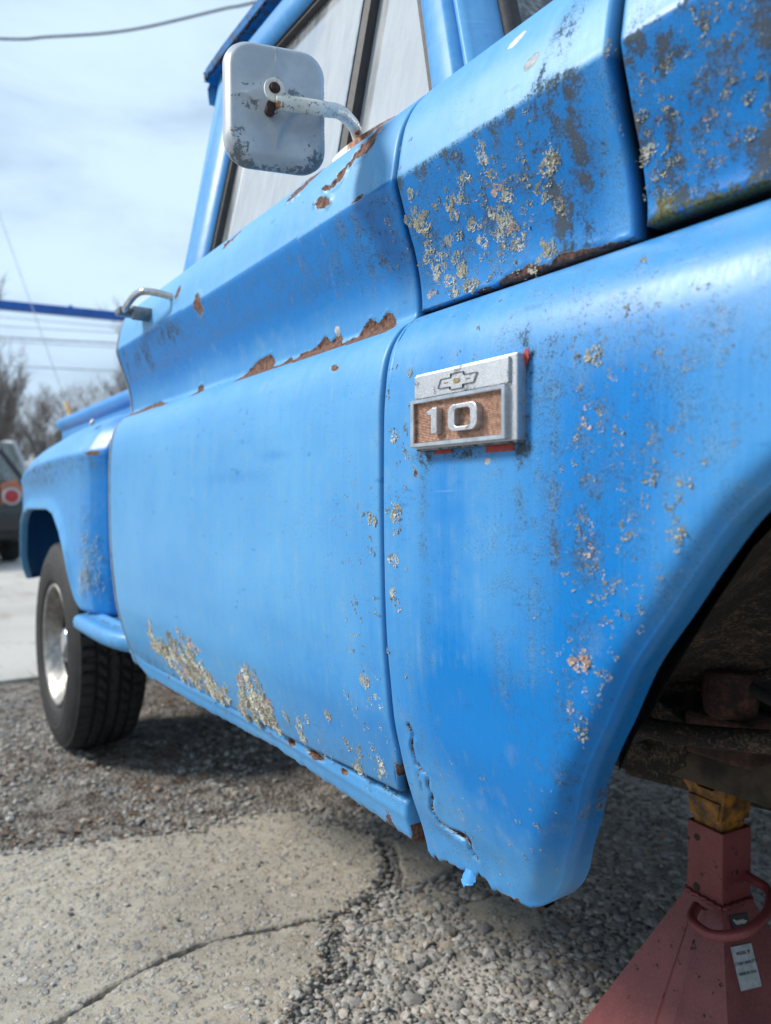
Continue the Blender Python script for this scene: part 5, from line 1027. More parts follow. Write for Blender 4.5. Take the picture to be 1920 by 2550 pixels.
# ------------------------------------------------------------------ ground
xs = np.unique(np.r_[-400, -250, -160, -100, -70, -50, -35, -25, -18, -13, -10, -8, -6.5, -5.5, -4.8, -4.3, np.arange(-3.95, -.2, .0145), np.linspace(-.2, 1.2, 25), 2, 3.5, 6, 10, 20, 50, 120, 250])
ys = np.unique(np.r_[-250, -120, -60, -30, -15, -8, -4, -2.4, np.linspace(-1.6, -.7, 16), np.arange(-.7, 2.2, .0145), np.linspace(2.2, 4, 24), 5, 7, 10, 16, 30, 60, 120, 250, 400])
XX, YY = np.meshgrid(xs, ys, indexing='ij')
near = sstep(-4.2, -3.8, XX) * (1 - sstep(1.0, 2.0, XX)) * sstep(-2, -1.2, YY) * (1 - sstep(2.2, 4, YY))
ZZ = -.014 + near * (.014 * (fbm(XX * 2.2, YY * 2.2, 3, 2) - .5) + .012 * (fbm(XX * 13, YY * 13, 3, 4) - .5) + .009 * (fbm(XX * 38, YY * 38, 2, 5) - .5)) + .008 * sstep(-1.9, -2.3, XX) * near
V = np.stack([XX, YY, ZZ], -1).reshape(-1, 3); idx = np.arange(len(V)).reshape(XX.shape)
def make_ground():
    t = NT('dirty_gravel_ground')
    big, mid, fine = t.noise(2.4, 5, .6), t.noise(17, 5, .62), t.noise(110, 5, .65)
    st = t.voro(85, None, 'F1', 'Color'); sd1 = t.voro(85); bw_ = t.n('ShaderNodeRGBToBW'); t.set(bw_.inputs[0], st); r = bw_.outputs[0]
    stone = t.ramp(r, [(.2, (.09, .088, .085)), (.45, (.21, .20, .19)), (.62, (.30, .285, .26)), (.8, (.24, .19, .14))])
    dirt = t.mix(t.ss(mid, .36, .62), (.060, .045, .034), (.26, .235, .205)); dirt = t.mix(t.attr('bed'), dirt, t.mix(t.ss(mid, .36, .62), (.28, .265, .24), (.52, .49, .44)))
    m = t.ss(t.math('ADD', t.math('MULTIPLY', mid, .5), t.math('MULTIPLY', big, .6)), .44, .62)
    sm = t.math('MULTIPLY', t.ss(sd1, .62, .42), t.math('ADD', .25, t.math('MULTIPLY', m, .75)))
    col = t.mix(sm, dirt, stone); col = t.mix(t.math('MULTIPLY', t.ss(fine, .5, .72), .4), col, (.33, .31, .28))
    h = t.math('ADD', t.math('MULTIPLY', t.ss(sd1, .7, .1), .8), t.math('MULTIPLY', fine, .5))
    return t.fin(col, .92, 0, t.bump(h, .9, .006), Specular_IOR_Level=.25)
bed = sstep(-1.72, -1.60, XX + .10 * (fbm(XX * 6, YY * 6, 3, 1) - .5)).reshape(-1)
ground = mesh('ground', V, np.stack([idx[:-1, :-1], idx[1:, :-1], idx[1:, 1:], idx[:-1, 1:]], -1).reshape(-1, 4), make_ground(), None, True, dict(bed=bed))
tag(ground, 'grey gravelly dirt ground under and around the truck', 'ground', kind='structure')

def make_concrete():
    t = NT('worn_exposed_aggregate_concrete')
    big, mid, fine = t.noise(3, 4, .55), t.noise(26, 5, .6), t.noise(240, 5, .7); stain = t.noise(1.7, 5, .6)
    w_ = t.n('ShaderNodeVectorMath', operation='ADD'); wv = t.n('ShaderNodeTexNoise'); t.set(wv.inputs['Vector'], t.coord()); wv.inputs['Scale'].default_value = 60
    sc = t.n('ShaderNodeVectorMath', operation='SCALE'); t.set(sc.inputs[0], wv.outputs['Color']); sc.inputs['Scale'].default_value = .012; t.set(w_.inputs[0], t.coord()); t.set(w_.inputs[1], sc.outputs[0]); vec = w_.outputs[0]
    col = t.mix(t.ss(mid, .35, .65), (.42, .37, .29), (.54, .49, .40)); col = t.mix(t.math('MULTIPLY', t.ss(big, .42, .62), .35), col, (.37, .345, .305))
    col = t.mix(t.math('MULTIPLY', t.ss(stain, .50, .66), .45), col, (.24, .225, .20))
    hs = []
    for scl, lo, hi, thr in ((48, .30, .46, .55), (82, .30, .44, .42), (150, .28, .42, .35)):
        d = t.voro(scl, vec); c = t.voro(scl, vec, 'F1', 'Color'); sp = t.n('ShaderNodeSeparateColor'); t.set(sp.inputs[0], c); pick = t.ss(sp.outputs[0], thr, thr + .02)
        m = t.math('MULTIPLY', t.ss(d, hi, lo), pick)
        sc_ = t.ramp(sp.outputs[1], [(.05, (.20, .20, .20)), (.3, (.30, .305, .31)), (.6, (.42, .41, .39)), (.8, (.42, .33, .24)), (.95, (.56, .54, .50))])
        col = t.mix(t.math('MULTIPLY', m, .85), col, sc_)
        rimd = t.math('MULTIPLY', t.math('MULTIPLY', t.ss(d, hi - .03, hi + .03), t.ss(d, hi + .14, hi + .05)), pick); col = t.mix(t.math('MULTIPLY', rimd, .35), col, (.13, .11, .085)); hs.append(m)
    pit = t.ss(t.noise(150, 4, .6), .35, .29); col = t.mix(t.math('MULTIPLY', pit, .55), col, (.12, .10, .08))
    h = t.math('ADD', t.math('ADD', t.math('MULTIPLY', hs[0], .7), t.math('MULTIPLY', hs[1], .5)), t.math('SUBTRACT', t.math('MULTIPLY', fine, .7), t.math('MULTIPLY', pit, 1.3)))
    return t.fin(col, .9, 0, t.bump(h, .85, .004), Specular_IOR_Level=.3)
M_conc = make_concrete()
def rough_poly(poly, step=.012, amp=.012, seed=0):
    P = resample(poly, max(24, int(sum(math.dist(poly[i], poly[i - 1]) for i in range(len(poly))) / step))); c = P.copy()
    nrm = np.roll(P, -1, 0) - np.roll(P, 1, 0); nrm = np.c_[nrm[:, 1], -nrm[:, 0]]; nrm /= np.linalg.norm(nrm, axis=1)[:, None] + 1e-9
    k = (fbm(c[:, 0] * 22 + seed, c[:, 1] * 22, 4, 1) - .5) * 2 * amp + (fbm(c[:, 0] * 150 + seed, c[:, 1] * 150, 2, 3) - .5) * amp * .9
    return P + nrm * k[:, None]
SLAB = empty('broken_concrete', 'worn pale concrete paving broken along ragged cracks in front of the truck', 'concrete paving', (-1.5, 0, 0)); SLAB['kind'] = 'structure'
def slab_piece(poly, top, thick, amp=.010, seed=0, mat=None, name='slab_piece', step=.006, tilt=(0, 0)):
    """piece of broken paving: triangulated top with crumbled, rounded rim"""
    P = rough_poly(poly, step, amp, seed)
    if np.sum(P[:, 0] * np.roll(P[:, 1], -1) - np.roll(P[:, 0], -1) * P[:, 1]) < 0: P = P[::-1]
    n = len(P); c = P.mean(0); bm = bmesh.new()
    nrm = np.roll(P, -1, 0) - np.roll(P, 1, 0); nrm = np.c_[-nrm[:, 1], nrm[:, 0]]; nrm /= np.linalg.norm(nrm, axis=1)[:, None] + 1e-9
    hz = lambda p: top + tilt[0] * (p[0] - c[0]) + tilt[1] * (p[1] - c[1]) + .006 * (float(fbm(p[0] * 4, p[1] * 4, 3, 2)) - .5)
    r0 = [bm.verts.new((*(P[i] + nrm[i] * .006), hz(P[i] + nrm[i] * .006))) for i in range(n)]
    r1 = [bm.verts.new((*(P[i] + nrm[i] * .0015), hz(P[i]) - .0012 - .0015 * rnd.random())) for i in range(n)]
    r2 = [bm.verts.new((*P[i], hz(P[i]) - .005 - .005 * rnd.random())) for i in range(n)]
    r3 = [bm.verts.new((*P[i], top - thick)) for i in range(n)]
    for A_, B_ in ((r0, r1), (r1, r2), (r2, r3)):
        for i in range(n): bm.faces.new((A_[i], B_[i], B_[(i + 1) % n], A_[(i + 1) % n]))
    es = [bm.edges.get((r0[i], r0[(i + 1) % n])) for i in range(n)]
    bmesh.ops.triangle_fill(bm, use_beauty=True, use_dissolve=False, edges=es)
    bmesh.ops.recalc_face_normals(bm, faces=bm.faces)
    me = bpy.data.meshes.new(name); bm.to_mesh(me); bm.free(); me.materials.append(mat or M_conc); return link(bpy.data.objects.new(name, me), SLAB)
CR = [(-1.262, -.260), (-1.285, -.198), (-1.322, -.107), (-1.347, -.018), (-1.352, .050), (-1.343, .116), (-1.326, .181), (-1.312, .251), (-1.290, .313)]
UP = [(-2.35, -.95), (-2.10, -.50), (-1.987, -.203), (-1.927, -.085), (-1.885, .041), (-1.853, .146), (-1.831, .247), (-1.850, .331), (-1.812, .448), (-1.783, .504), (-1.644, .529), (-1.548, .574), (-1.470, .560), (-1.385, .515), (-1.325, .440), (-1.300, .380)]
slab_piece(UP + [(x - .0016, y) for x, y in CR[::-1]] + [(-1.15, -.50), (-1.1, -1.1), (-2.3, -1.2)], .0, .05, .009, 1)
slab_piece([(x + .0016, y) for x, y in CR] + [(-1.279, .306), (-1.225, .262), (-1.159, .231), (-1.106, .141), (-1.064, .089), (-1.00, .01), (-.93, -.10), (-.80, -.5), (-.75, -1.1), (-1.06, -1.1), (-1.12, -.50)], -.003, .05, .012, 2)
for poly, tp, sd0, tl in (([(-1.50, .62), (-1.37, .545), (-1.31, .50), (-1.29, .58), (-1.33, .66), (-1.44, .72)], -.006, 3, (.02, -.03)), ([(-1.285, .49), (-1.24, .45), (-1.20, .50), (-1.205, .575), (-1.27, .57)], -.008, 4, (.03, .02)), ([(-1.275, .335), (-1.245, .30), (-1.21, .315), (-1.215, .375), (-1.25, .40)], -.012, 5, (.02, .05)),
                          ([(-1.19, .55), (-1.12, .52), (-1.04, .56), (-1.03, .66), (-1.10, .70), (-1.18, .65)], -.012, 6, (-.02, .01)), ([(-1.20, .36), (-1.15, .32), (-1.10, .36), (-1.12, .43), (-1.18, .44)], -.014, 7, (.04, 0)), ([(-1.02, .17), (-.95, .10), (-.88, .16), (-.90, .26), (-.98, .27)], -.012, 8, (.0, .02)),
                          ([(-1.34, .70), (-1.25, .66), (-1.20, .72), (-1.24, .82), (-1.33, .80)], -.012, 9, (.02, 0))):
    slab_piece(poly, tp, .045, .012, sd0, tilt=tl)
# far concrete pad and its strip of weeds
def make_pad():
    t = NT('pale_swept_concrete'); big, mid, f = t.noise(.55, 5, .6), t.noise(5, 5, .6, t.coord((.35, 1, 1))), t.noise(60, 4, .6)
    col = t.mix(t.ss(big, .35, .65), (.40, .375, .34), (.50, .475, .44)); col = t.mix(t.math('MULTIPLY', t.ss(mid, .52, .68), .45), col, (.24, .19, .15)); col = t.mix(t.math('MULTIPLY', t.ss(f, .5, .7), .2), col, (.2, .19, .18))
    return t.fin(col, .88, 0, t.bump(f, .3, .003))
M_pad = make_pad()
PAD = empty('concrete_pad', 'smooth pale concrete lot beyond the rear wheel', 'concrete lot', (-10, 0, 0)); PAD['kind'] = 'structure'
for i in range(5):
    for j in range(-3, 4):
        x1 = -3.82 - 4.2 * i; MB().box((x1 - 4.19, j * 4.6 - 2.0, -.06), (x1, j * 4.6 + 2.588, .012 - .002 * ((i + j) % 2)), None, .008).build('concrete_slab', M_pad, PAD)

# ------------------------------------------------------------------ loose stones, leaf litter, grass (stuff)
ico_v = []; 
bm = bmesh.new(); bmesh.ops.create_icosphere(bm, subdivisions=1, radius=1); bm.verts.index_update()
I1v = np.array([v.co[:] for v in bm.verts]); I1f = np.array([[v.index for v in f.verts] for f in bm.faces]); bm.free()
bm = bmesh.new(); bmesh.ops.create_icosphere(bm, subdivisions=2, radius=1); bm.verts.index_update()
I2v = np.array([v.co[:] for v in bm.verts]); I2f = np.array([[v.index for v in f.verts] for f in bm.faces]); bm.free()
def ground_z(x, y):
    i = np.clip(np.searchsorted(xs, x), 1, len(xs) - 1); j = np.clip(np.searchsorted(ys, y), 1, len(ys) - 1); return ZZ[i, j]
slab_polys = [UP + CR[::-1] + [(-1.15, -.50), (-1.1, -1.1), (-2.3, -1.2)], CR + [(-1.279, .306), (-1.159, .231), (-1.106, .141), (-1.064, .089), (-1.00, .01), (-.93, -.10), (-.80, -.5), (-.75, -1.1), (-1.06, -1.1), (-1.12, -.50)]]
def stones(name, px, py, pr, label, Iv, If, sink=.35, z=None):
    n = len(px); m = len(Iv)
    jit = 1 + .30 * (rng.random((n, m, 1)) - .5); sc = np.stack([pr * rng.uniform(.75, 1.3, n), pr * rng.uniform(.75, 1.3, n), pr * rng.uniform(.35, .62, n)], -1)
    v = Iv[None] * jit * sc[:, None]; a = rng.random(n) * 6.283; c, s = np.cos(a)[:, None], np.sin(a)[:, None]; tl = rng.normal(0, .3, (n, 1))
    x, y, zc = v[..., 0] * c - v[..., 1] * s, v[..., 0] * s + v[..., 1] * c, v[..., 2] + tl * v[..., 0]
    gz = ground_z(px, py) if z is None else z
    V = np.stack([x + px[:, None], y + py[:, None], zc + (gz + pr * (.55 - sink))[:, None]], -1).reshape(-1, 3); F = (If[None] + (np.arange(n) * m)[:, None, None]).reshape(-1, 3)
    o = mesh(name, V, F, M_stone, None, len(Iv) > 50, dict(tone=np.repeat(rng.random(n), m)))
    return tag(o, label, 'gravel', kind='stuff')
def make_stone():
    t = NT('mixed_gravel'); tn = t.attr('tone'); f = t.noise(120, 5, .65)
    col = t.ramp(tn, [(.0, (.13, .13, .13)), (.22, (.27, .268, .262)), (.45, (.40, .39, .37)), (.70, (.50, .48, .44)), (.86, (.33, .255, .185)), (.97, (.56, .54, .50))])
    col = t.mix(t.math('MULTIPLY', t.ss(f, .42, .66), .45), col, (.16, .145, .125)); return t.fin(col, .85, 0, t.bump(f, .5, .002), Specular_IOR_Level=.3)
M_stone = make_stone()
def scatter(n, x0, x1, y0, y1, dens): 
    x, y = rng.uniform(x0, x1, n), rng.uniform(y0, y1, n); k = rng.random(n) < dens(x, y); 
    for p in slab_polys: k &= ~inside(x, y, p)
    return x[k], y[k]
px, py = scatter(24000, -1.75, -.25, -.15, 1.6, lambda x, y: .38 + .62 * (fbm(x * 5, y * 5, 3, 6) > .42))
r_ = .0026 + .0115 * rng.random(len(px)) ** 3.2
stones('gravel', px[r_ > .0062], py[r_ > .0062], r_[r_ > .0062], 'loose grey gravel in the shade below the front fender', I2v, I2f, .70)
stones('gravel', px[r_ <= .0062], py[r_ <= .0062], r_[r_ <= .0062], 'fine grey grit between the larger stones below the front fender', I1v, I1f, .3)
px, py = scatter(22000, -3.5, -1.7, -1.2, 1.5, lambda x, y: .10 + .9 * (fbm(x * 4, y * 4, 3, 6) > .50)); r_ = .0025 + .010 * rng.random(len(px)) ** 4
stones('gravel', px, py, r_, 'grey gravel and grit between the broken concrete and the rear wheel', I1v, I1f, .4)
px, py = scatter(5200, -1.42, -.95, -.1, .56, lambda x, y: np.exp(-(np.minimum(seg_dist(x, y, [(-1.30, .48), (-1.279, .306), (-1.225, .262), (-1.159, .231), (-1.106, .141), (-1.064, .089), (-.95, -.08)]), 1) / .045) ** 2)); r_ = .0025 + .006 * rng.random(len(px)) ** 2
stones('gravel', px, py, r_, 'fine pebbles washed into the broken edge of the concrete', I1v, I1f, .2)
ux, uy = rng.uniform(-2.4, -1.3, 16000), rng.uniform(-1, .6, 16000); du = seg_dist(ux, uy, UP); k = (rng.random(16000) < np.exp(-(du / .03) ** 2) * (.25 + .9 * (fbm(ux * 12, uy * 12, 2, 2) > .5)))
stones('gravel', ux[k], uy[k], .0018 + .0055 * rng.random(k.sum()) ** 2.5, 'grit strewn along the ragged rear edge of the concrete', I1v, I1f, .1, np.where(inside(ux[k], uy[k], slab_polys[0]), .001, -.008))
RT = [(-1.279, .306), (-1.225, .262), (-1.159, .231), (-1.106, .141), (-1.064, .089), (-1.00, .01), (-.93, -.10)]
ux, uy = rng.uniform(-1.5, -.9, 9000), rng.uniform(-.15, .55, 9000); du = seg_dist(ux, uy, RT + [(-.8, -.5)]); dv = seg_dist(ux, uy, [(-1.385, .515), (-1.325, .44), (-1.30, .38), (-1.279, .306)]); k = rng.random(9000) < np.exp(-(np.minimum(du, dv) / .022) ** 2) * (.3 + .8 * (fbm(ux * 14, uy * 14, 2, 2) > .5))
stones('gravel', ux[k], uy[k], .0016 + .0055 * rng.random(k.sum()) ** 2.2, 'grit strewn over the broken right edge of the concrete', I1v, I1f, .1, np.where(inside(ux[k], uy[k], slab_polys[0]) | inside(ux[k], uy[k], slab_polys[1]), .0, -.008))
# sparse grit lying on the slab
n_ = 260; px, py = rng.uniform(-1.9, -1.0, n_), rng.uniform(-.4, .5, n_); k = inside(px, py, slab_polys[0]) | inside(px, py, slab_polys[1]); px, py = px[k], py[k]
stones('gravel', px, py, .0018 + .004 * rng.random(len(px)) ** 3, 'few loose pebbles lying on the worn concrete', I1v, I1f, .2, np.full(len(px), .001))
V = []; F = []
for _ in range(4200):
    x, y = rng.uniform(-3.55, -1.70), rng.uniform(-1.0, 1.3)
    if fbm(x * 3.1, y * 3.1, 3, 5) < .50 or inside(x, y, slab_polys[0]): continue
    a = rng.random() * 6.283; l, w_ = rng.uniform(.006, .020), rng.uniform(.002, .007); z = float(ground_z(x, y)) + .006 * rng.random() + .003; c, s = math.cos(a), math.sin(a); b = len(V)
    for u, v, dz in ((-l, 0, 0), (0, -w_, .003), (l, 0, .001), (0, w_, .004)): V.append((x + u * c - v * s, y + u * s + v * c, z + dz * rng.random()))
    F += [(b, b + 1, b + 2), (b, b + 2, b + 3)]
tag(mesh('leaf_litter', V, F, simple('brown_leaf_crumbs', (.19, .105, .055), .85, 0, .6, 25), None, False), 'brown crumbs of dead leaves among the gravel', 'leaf litter', kind='stuff')
V = []; F = []; ton = []
for _ in range(9000):
    x, y = -3.64 + rng.normal(0, .085), rng.uniform(-2.6, 2.6)
    if x < -3.815 or fbm(x * 5, y * 5, 2, 3) < .36: continue
    z = -.02; h = rng.uniform(.018, .062); a = rng.random() * 6.283; bx, by = h * .6 * rng.normal(), h * .6 * rng.normal(); w_ = rng.uniform(.0015, .004); c, s = math.cos(a) * w_, math.sin(a) * w_; b = len(V)
    V += [(x - c, y - s, z), (x + c, y + s, z), (x + bx * .4 + c * .7, y + by * .4 + s * .7, z + h * .6), (x + bx * .4 - c * .7, y + by * .4 - s * .7, z + h * .6), (x + bx, y + by, z + h)]
    F += [(b, b + 1, b + 2, b + 3), (b + 3, b + 2, b + 4)]; ton += [rng.random()] * 5
def make_grass():
    t = NT('winter_grass'); return t.fin(t.ramp(t.attr('tone'), [(.1, (.045, .085, .022)), (.5, (.085, .13, .04)), (.75, (.20, .19, .09)), (.95, (.33, .28, .17))]), .7)
tag(mesh('grass_strip', V, F, make_grass(), None, False, dict(tone=ton)), 'thin strip of weedy grass along the edge of the concrete lot', 'grass', kind='stuff')
# ------------------------------------------------------------------ cars beyond the truck
M_carp = simple('charcoal_car_paint', (.008, .009, .012), .28, .1, .25, 4, Coat_Weight=.5)
M_carp2 = simple('silver_car_paint', (.50, .51, .53), .30, .4, .15, 4, Coat_Weight=.5)
M_lens_r = simple('red_lamp_lens', (.42, .03, .035), .12, 0, .3, 40); M_lens_o = simple('amber_lamp_lens', (.46, .17, .10), .15, 0, .25, 40); M_trim = simple('black_trim', (.02, .02, .022), .5)
def car(name, label, group, loc, rz, paint, prof, roofp, wd, lampz, wheel_x, rw=.33):
    """prof: lower body outline (x, z); roofp: glasshouse outline (x, z); nose toward -x, tail at x = 0"""
    c = empty(name, label, 'car', loc, group); W = Matrix.Translation(loc) @ Matrix.Rotation(rz, 4, 'Z')
    bm = bmesh.new()
    def loft(poly, ws, z_in=0.0):
        secs = []
        for y, k in ws: secs.append([bm.verts.new((poly_c[0] + (x - poly_c[0]) * k, y, poly_c[1] + (z - poly_c[1]) * (k if z > poly_c[1] else 1))) for x, z in poly])
        n = len(poly)
        for a, b in zip(secs[:-1], secs[1:]):
            for i in range(n): bm.faces.new((a[i], b[i], b[(i + 1) % n], a[(i + 1) % n]))
        bm.faces.new(secs[0]); bm.faces.new(secs[-1][::-1])
    h = wd / 2; poly_c = (sum(p[0] for p in prof) / len(prof), .75)
    loft(prof, ((-h, .90), (-h * .97, .965), (-h * .80, .99), (0, 1.0), (h * .80, .99), (h * .97, .965), (h, .90)))
    bmesh.ops.transform(bm, matrix=W, verts=bm.verts); bmesh.ops.recalc_face_normals(bm, faces=bm.faces)
    me = bpy.data.meshes.new('car_body'); bm.to_mesh(me); bm.free(); me.materials.append(paint); me.polygons.foreach_set('use_smooth', [False] * len(me.polygons)); link(bpy.data.objects.new('car_body', me), c)
    # glasshouse: roof slab, pillars, panes with real openings
    (xa, za), (xb, zb), (xc, zc), (xd, zd) = roofp   # tail foot, roof tail, roof nose, nose foot
    gw0, gw1 = h * .93, h * .70
    pt = lambda x, z: Vector((x, (gw0 + (gw1 - gw0) * (z - za) / (zb - za)), z))
    mb = MB(); rp_ = []
    for k in range(13):
        t = k / 12; x = xb + (xc - xb) * t; z = zb + (zc - zb) * t + .055 * math.sin(math.pi * t); rp_.append((x, z))
    for s in (-1, 1):
        mb.tube([W @ Vector((x, s * gw1, z)) for x, z in rp_], .035, 8)
        for (x0, z0), (x1, z1) in (((xa, za), (xb, zb)), ((xd, zd), (xc, zc)), ((xa + (xd - xa) * .32, za), (xa + (xd - xa) * .34, zb + .03)), ((xa + (xd - xa) * .62, za), (xa + (xd - xa) * .60, zc + .03))):
            mb.tube([W @ Vector((x0, s * gw0, z0)), W @ Vector((x1, s * gw1, z1))], .034, 8)
    V = [W @ Vector((x, gw1 * u, z + .03 * (1 - u * u))) for x, z in rp_ for u in (-1, -.5, 0, .5, 1)]
    mb.add(V, [(i * 5 + j, i * 5 + j + 1, i * 5 + j + 6, i * 5 + j + 5) for i in range(12) for j in range(4)])
    mb.build('car_roof', paint, c, smooth=True, auto=.6)
    for s in (-1, 1):
        V = [W @ Vector((xa, s * gw0 * .985, za)), W @ Vector((xb, s * gw1 * .985, zb)), W @ Vector((xc, s * gw1 * .985, zc)), W @ Vector((xd, s * gw0 * .985, zd))]; mesh('side_window', V, [(0, 1, 2, 3)], M_clear, c, False)
    for (x0, z0, x1, z1), nm in (((xa, za, xb, zb), 'rear_window'), ((xd, zd, xc, zc), 'front_window')): mesh(nm, [W @ Vector((x0, -gw0, z0)), W @ Vector((x0, gw0, z0)), W @ Vector((x1, gw1, z1)), W @ Vector((x1, -gw1, z1))], [(0, 1, 2, 3)], M_clear, c, False)
    MB().box((.0, -h * .9, .42), (.09, h * .9, .66), W, .03).build('bumper', paint, c)
    for s in (-1, 1):
        y = s * h * .74; lp_ = MB()
        lp_.add([W @ Vector((.055 - (.10 if abs(yy) > h * .88 else 0), yy, zz)) for yy, zz in ((y - s * .17, lampz - .13), (y + s * .16, lampz - .13), (y + s * .17, lampz + .02), (y + s * .02, lampz + .19), (y - s * .14, lampz + .13))] + [W @ Vector((-.25, yy, zz)) for yy, zz in ((y - s * .17, lampz - .13), (y + s * .16, lampz - .13), (y + s * .17, lampz + .02), (y + s * .02, lampz + .19), (y - s * .14, lampz + .13))],
               [(0, 1, 2, 3, 4), (9, 8, 7, 6, 5)] + [(i, (i + 1) % 5, (i + 1) % 5 + 5, i + 5) for i in range(5)])
        tl_ = lp_.build('tail_lamp', M_lens_o, c)
        Lx = W @ Matrix.Translation((.062, y - s * .04, lampz - .03)) @ Matrix.Rotation(math.radians(90), 4, 'Y')
        MB().lathe([(0, .022), (.06, .018), (.085, .006), (.085, -.05), (0, -.05)], Lx, 24).build('round_lens', M_lens_r, tl_, smooth=True, auto=.7)
        MB().lathe([(.086, -.04), (.086, .016), (.097, .022), (.112, .012), (.114, -.04)], Lx, 28).build('lens_ring', M_carp2, tl_, smooth=True)
    for x in wheel_x:
        for s in (-1, 1):
            Wx = W @ Matrix.Translation((x, s * (h - .09), rw)) @ Matrix.Rotation(math.radians(90) * s * -1, 4, 'X')
            wl = MB().lathe([(rw * .6, .09), (rw * .8, .10), (rw * .96, .08), (rw, .05), (rw, -.08), (rw * .9, -.1), (0, -.1)], Wx, 32).build('car_wheel', M_tyre, c, smooth=True, auto=.7)
            MB().lathe([(0, .07), (rw * .18, .075), (rw * .22, .05), (rw * .52, .05), (rw * .6, .092), (rw * .62, .09)], Wx, 32).build('wheel_cover', M_carp2, wl, smooth=True, auto=.7)
    return c
car('parked_car', 'dark charcoal hatchback seen from behind with amber and red round tail lamps', 'cars parked on the concrete lot', (-10.6, .34, .012), math.radians(7), M_carp,
    [(.0, .34), (.05, .60), (.02, .95), (-.10, 1.10), (-3.0, 1.05), (-3.9, .92), (-4.2, .70), (-4.15, .34), (-3.7, .24), (-.4, .24)], [(-.16, 1.08), (-.42, 1.50), (-2.0, 1.52), (-2.95, 1.04)], 1.98, .92, (-.80, -3.35))
car('parked_car', 'tall silver van with an arched roof parked beyond the charcoal hatchback', 'cars parked on the concrete lot', (-14.2, 1.05, .012), math.radians(4), M_carp2,
    [(.0, .36), (.06, .66), (.0, 1.0), (-.5, 1.10), (-3.3, 1.08), (-4.2, .90), (-4.5, .66), (-4.45, .34), (-4.0, .24), (-.4, .24)], [(-.12, 1.16), (-.42, 1.86), (-2.3, 1.88), (-3.2, 1.15)], 1.80, .86, (-.9, -3.6))

# ------------------------------------------------------------------ overhead beam, pole, wires
M_beam = simple('blue_beam_paint', (.008, .11, .46), .45, 0, .25, 6); M_wire = simple('dull_black_cable', (.10, .11, .12), .6, 0, .3, 20); M_pale = simple('pale_bare_wire', (.62, .66, .70), .5, .2, .2, 5)
B = empty('overhead_beam', 'long blue steel beam crossing the sky left of the cab', 'steel beam', (-13.3, 2.2, 0))
d_ = Vector((.33, 1.84, 0)).normalized(); p0 = Vector((-13.29, 2.2, 4.01)); Bm = Matrix((d_, d_.cross(Vector((0, 0, 1))) * -1, Vector((0, 0, 1)))).transposed().to_4x4(); Bm.translation = p0
MB().box((-2.6, -.07, -.068), (6.2, .07, .068), Bm, .006).build('beam', M_beam, B)
mb = MB()
for u in (-1.6, .12, 1.7, 3.4): mb.box((u - .03, -.05, .068), (u + .03, .05, .10), Bm, .004)
mb.build('beam_clip', M_beam, B)
for u in (-2.5, 6.0): MB().box((u - .07, -.07, -4.03), (u + .07, .07, -.069), Bm, .005).build('post', M_beam, B)
tag(MB().tube(smooth_path([(-17.3, -1.0, 9.62), (-15.75, 1.61, 9.55), (-15.24, 2.36, 9.59), (-14.68, 3.17, 9.65), (-14.25, 3.79, 9.75), (-13.82, 4.42, 9.92), (-13.35, 5.1, 10.12), (-12.94, 5.7, 10.28), (-11.2, 8.2, 11.1)], 10), .024, 8).build('overhead_cable', M_wire, None, smooth=True), 'wavy dark cable crossing the sky above the cab roof', 'cable')
P_ = empty('utility_pole', 'weathered wooden utility pole standing left of the view with a guy wire', 'utility pole', (-15.0, -.85, 0))
MB().tube([(-15.0, -.85, -.05), (-15.0, -.85, 5), (-15.0, -.85, 10.6)], [.15, .135, .11], 14).build('pole', simple('weathered_pole_wood', (.16, .12, .09), .9, 0, .4, 6, .4, .01), P_, smooth=True)
MB().box((-15.10, -1.95, 9.9), (-14.98, .25, 10.02)).build('crossarm', simple('grey_crossarm_wood', (.20, .17, .14), .9), P_)
gA, gB = Vector((-12.82, 2.15, 2.42)), Vector((-13.47, 1.30, 5.43)); dd = (gB - gA).normalized()
MB().tube([gA - dd * 2.62, gA + dd * 8.4], .0075, 6).build('guy_wire', M_pale, P_)
MB().tube([gA - dd * 2.55, gA + dd * .02], .028, 10).build('guy_guard', simple('yellow_plastic_guard', (.62, .34, .03), .5), P_, smooth=True)
for k, (za, zb_, r) in enumerate(((8.59, 8.83, .022), (8.27, 8.56, .020), (7.91, 8.30, .022), (7.46, 7.85, .045), (7.30, 7.66, .022), (6.32, 6.62, .030))):
    pts = []
    for t in np.linspace(-3, 8, 60): pts.append((-33.62 - .32 * t, 3.88 + 4.83 * t, za + (zb_ - za) * t + .012 * (t - .5) ** 2))
    tag(MB().tube(pts, r, 6).build('power_line', M_pale, None, smooth=True), ('topmost pale power line below the blue beam', 'second pale power line from the top below the blue beam', 'third pale power line from the top below the blue beam', 'thick pale power line above the distant trees', 'thin pale line just under the thick power line', 'lowest pale power line just above the tree tops')[k], 'power line', 'power lines far behind the truck')

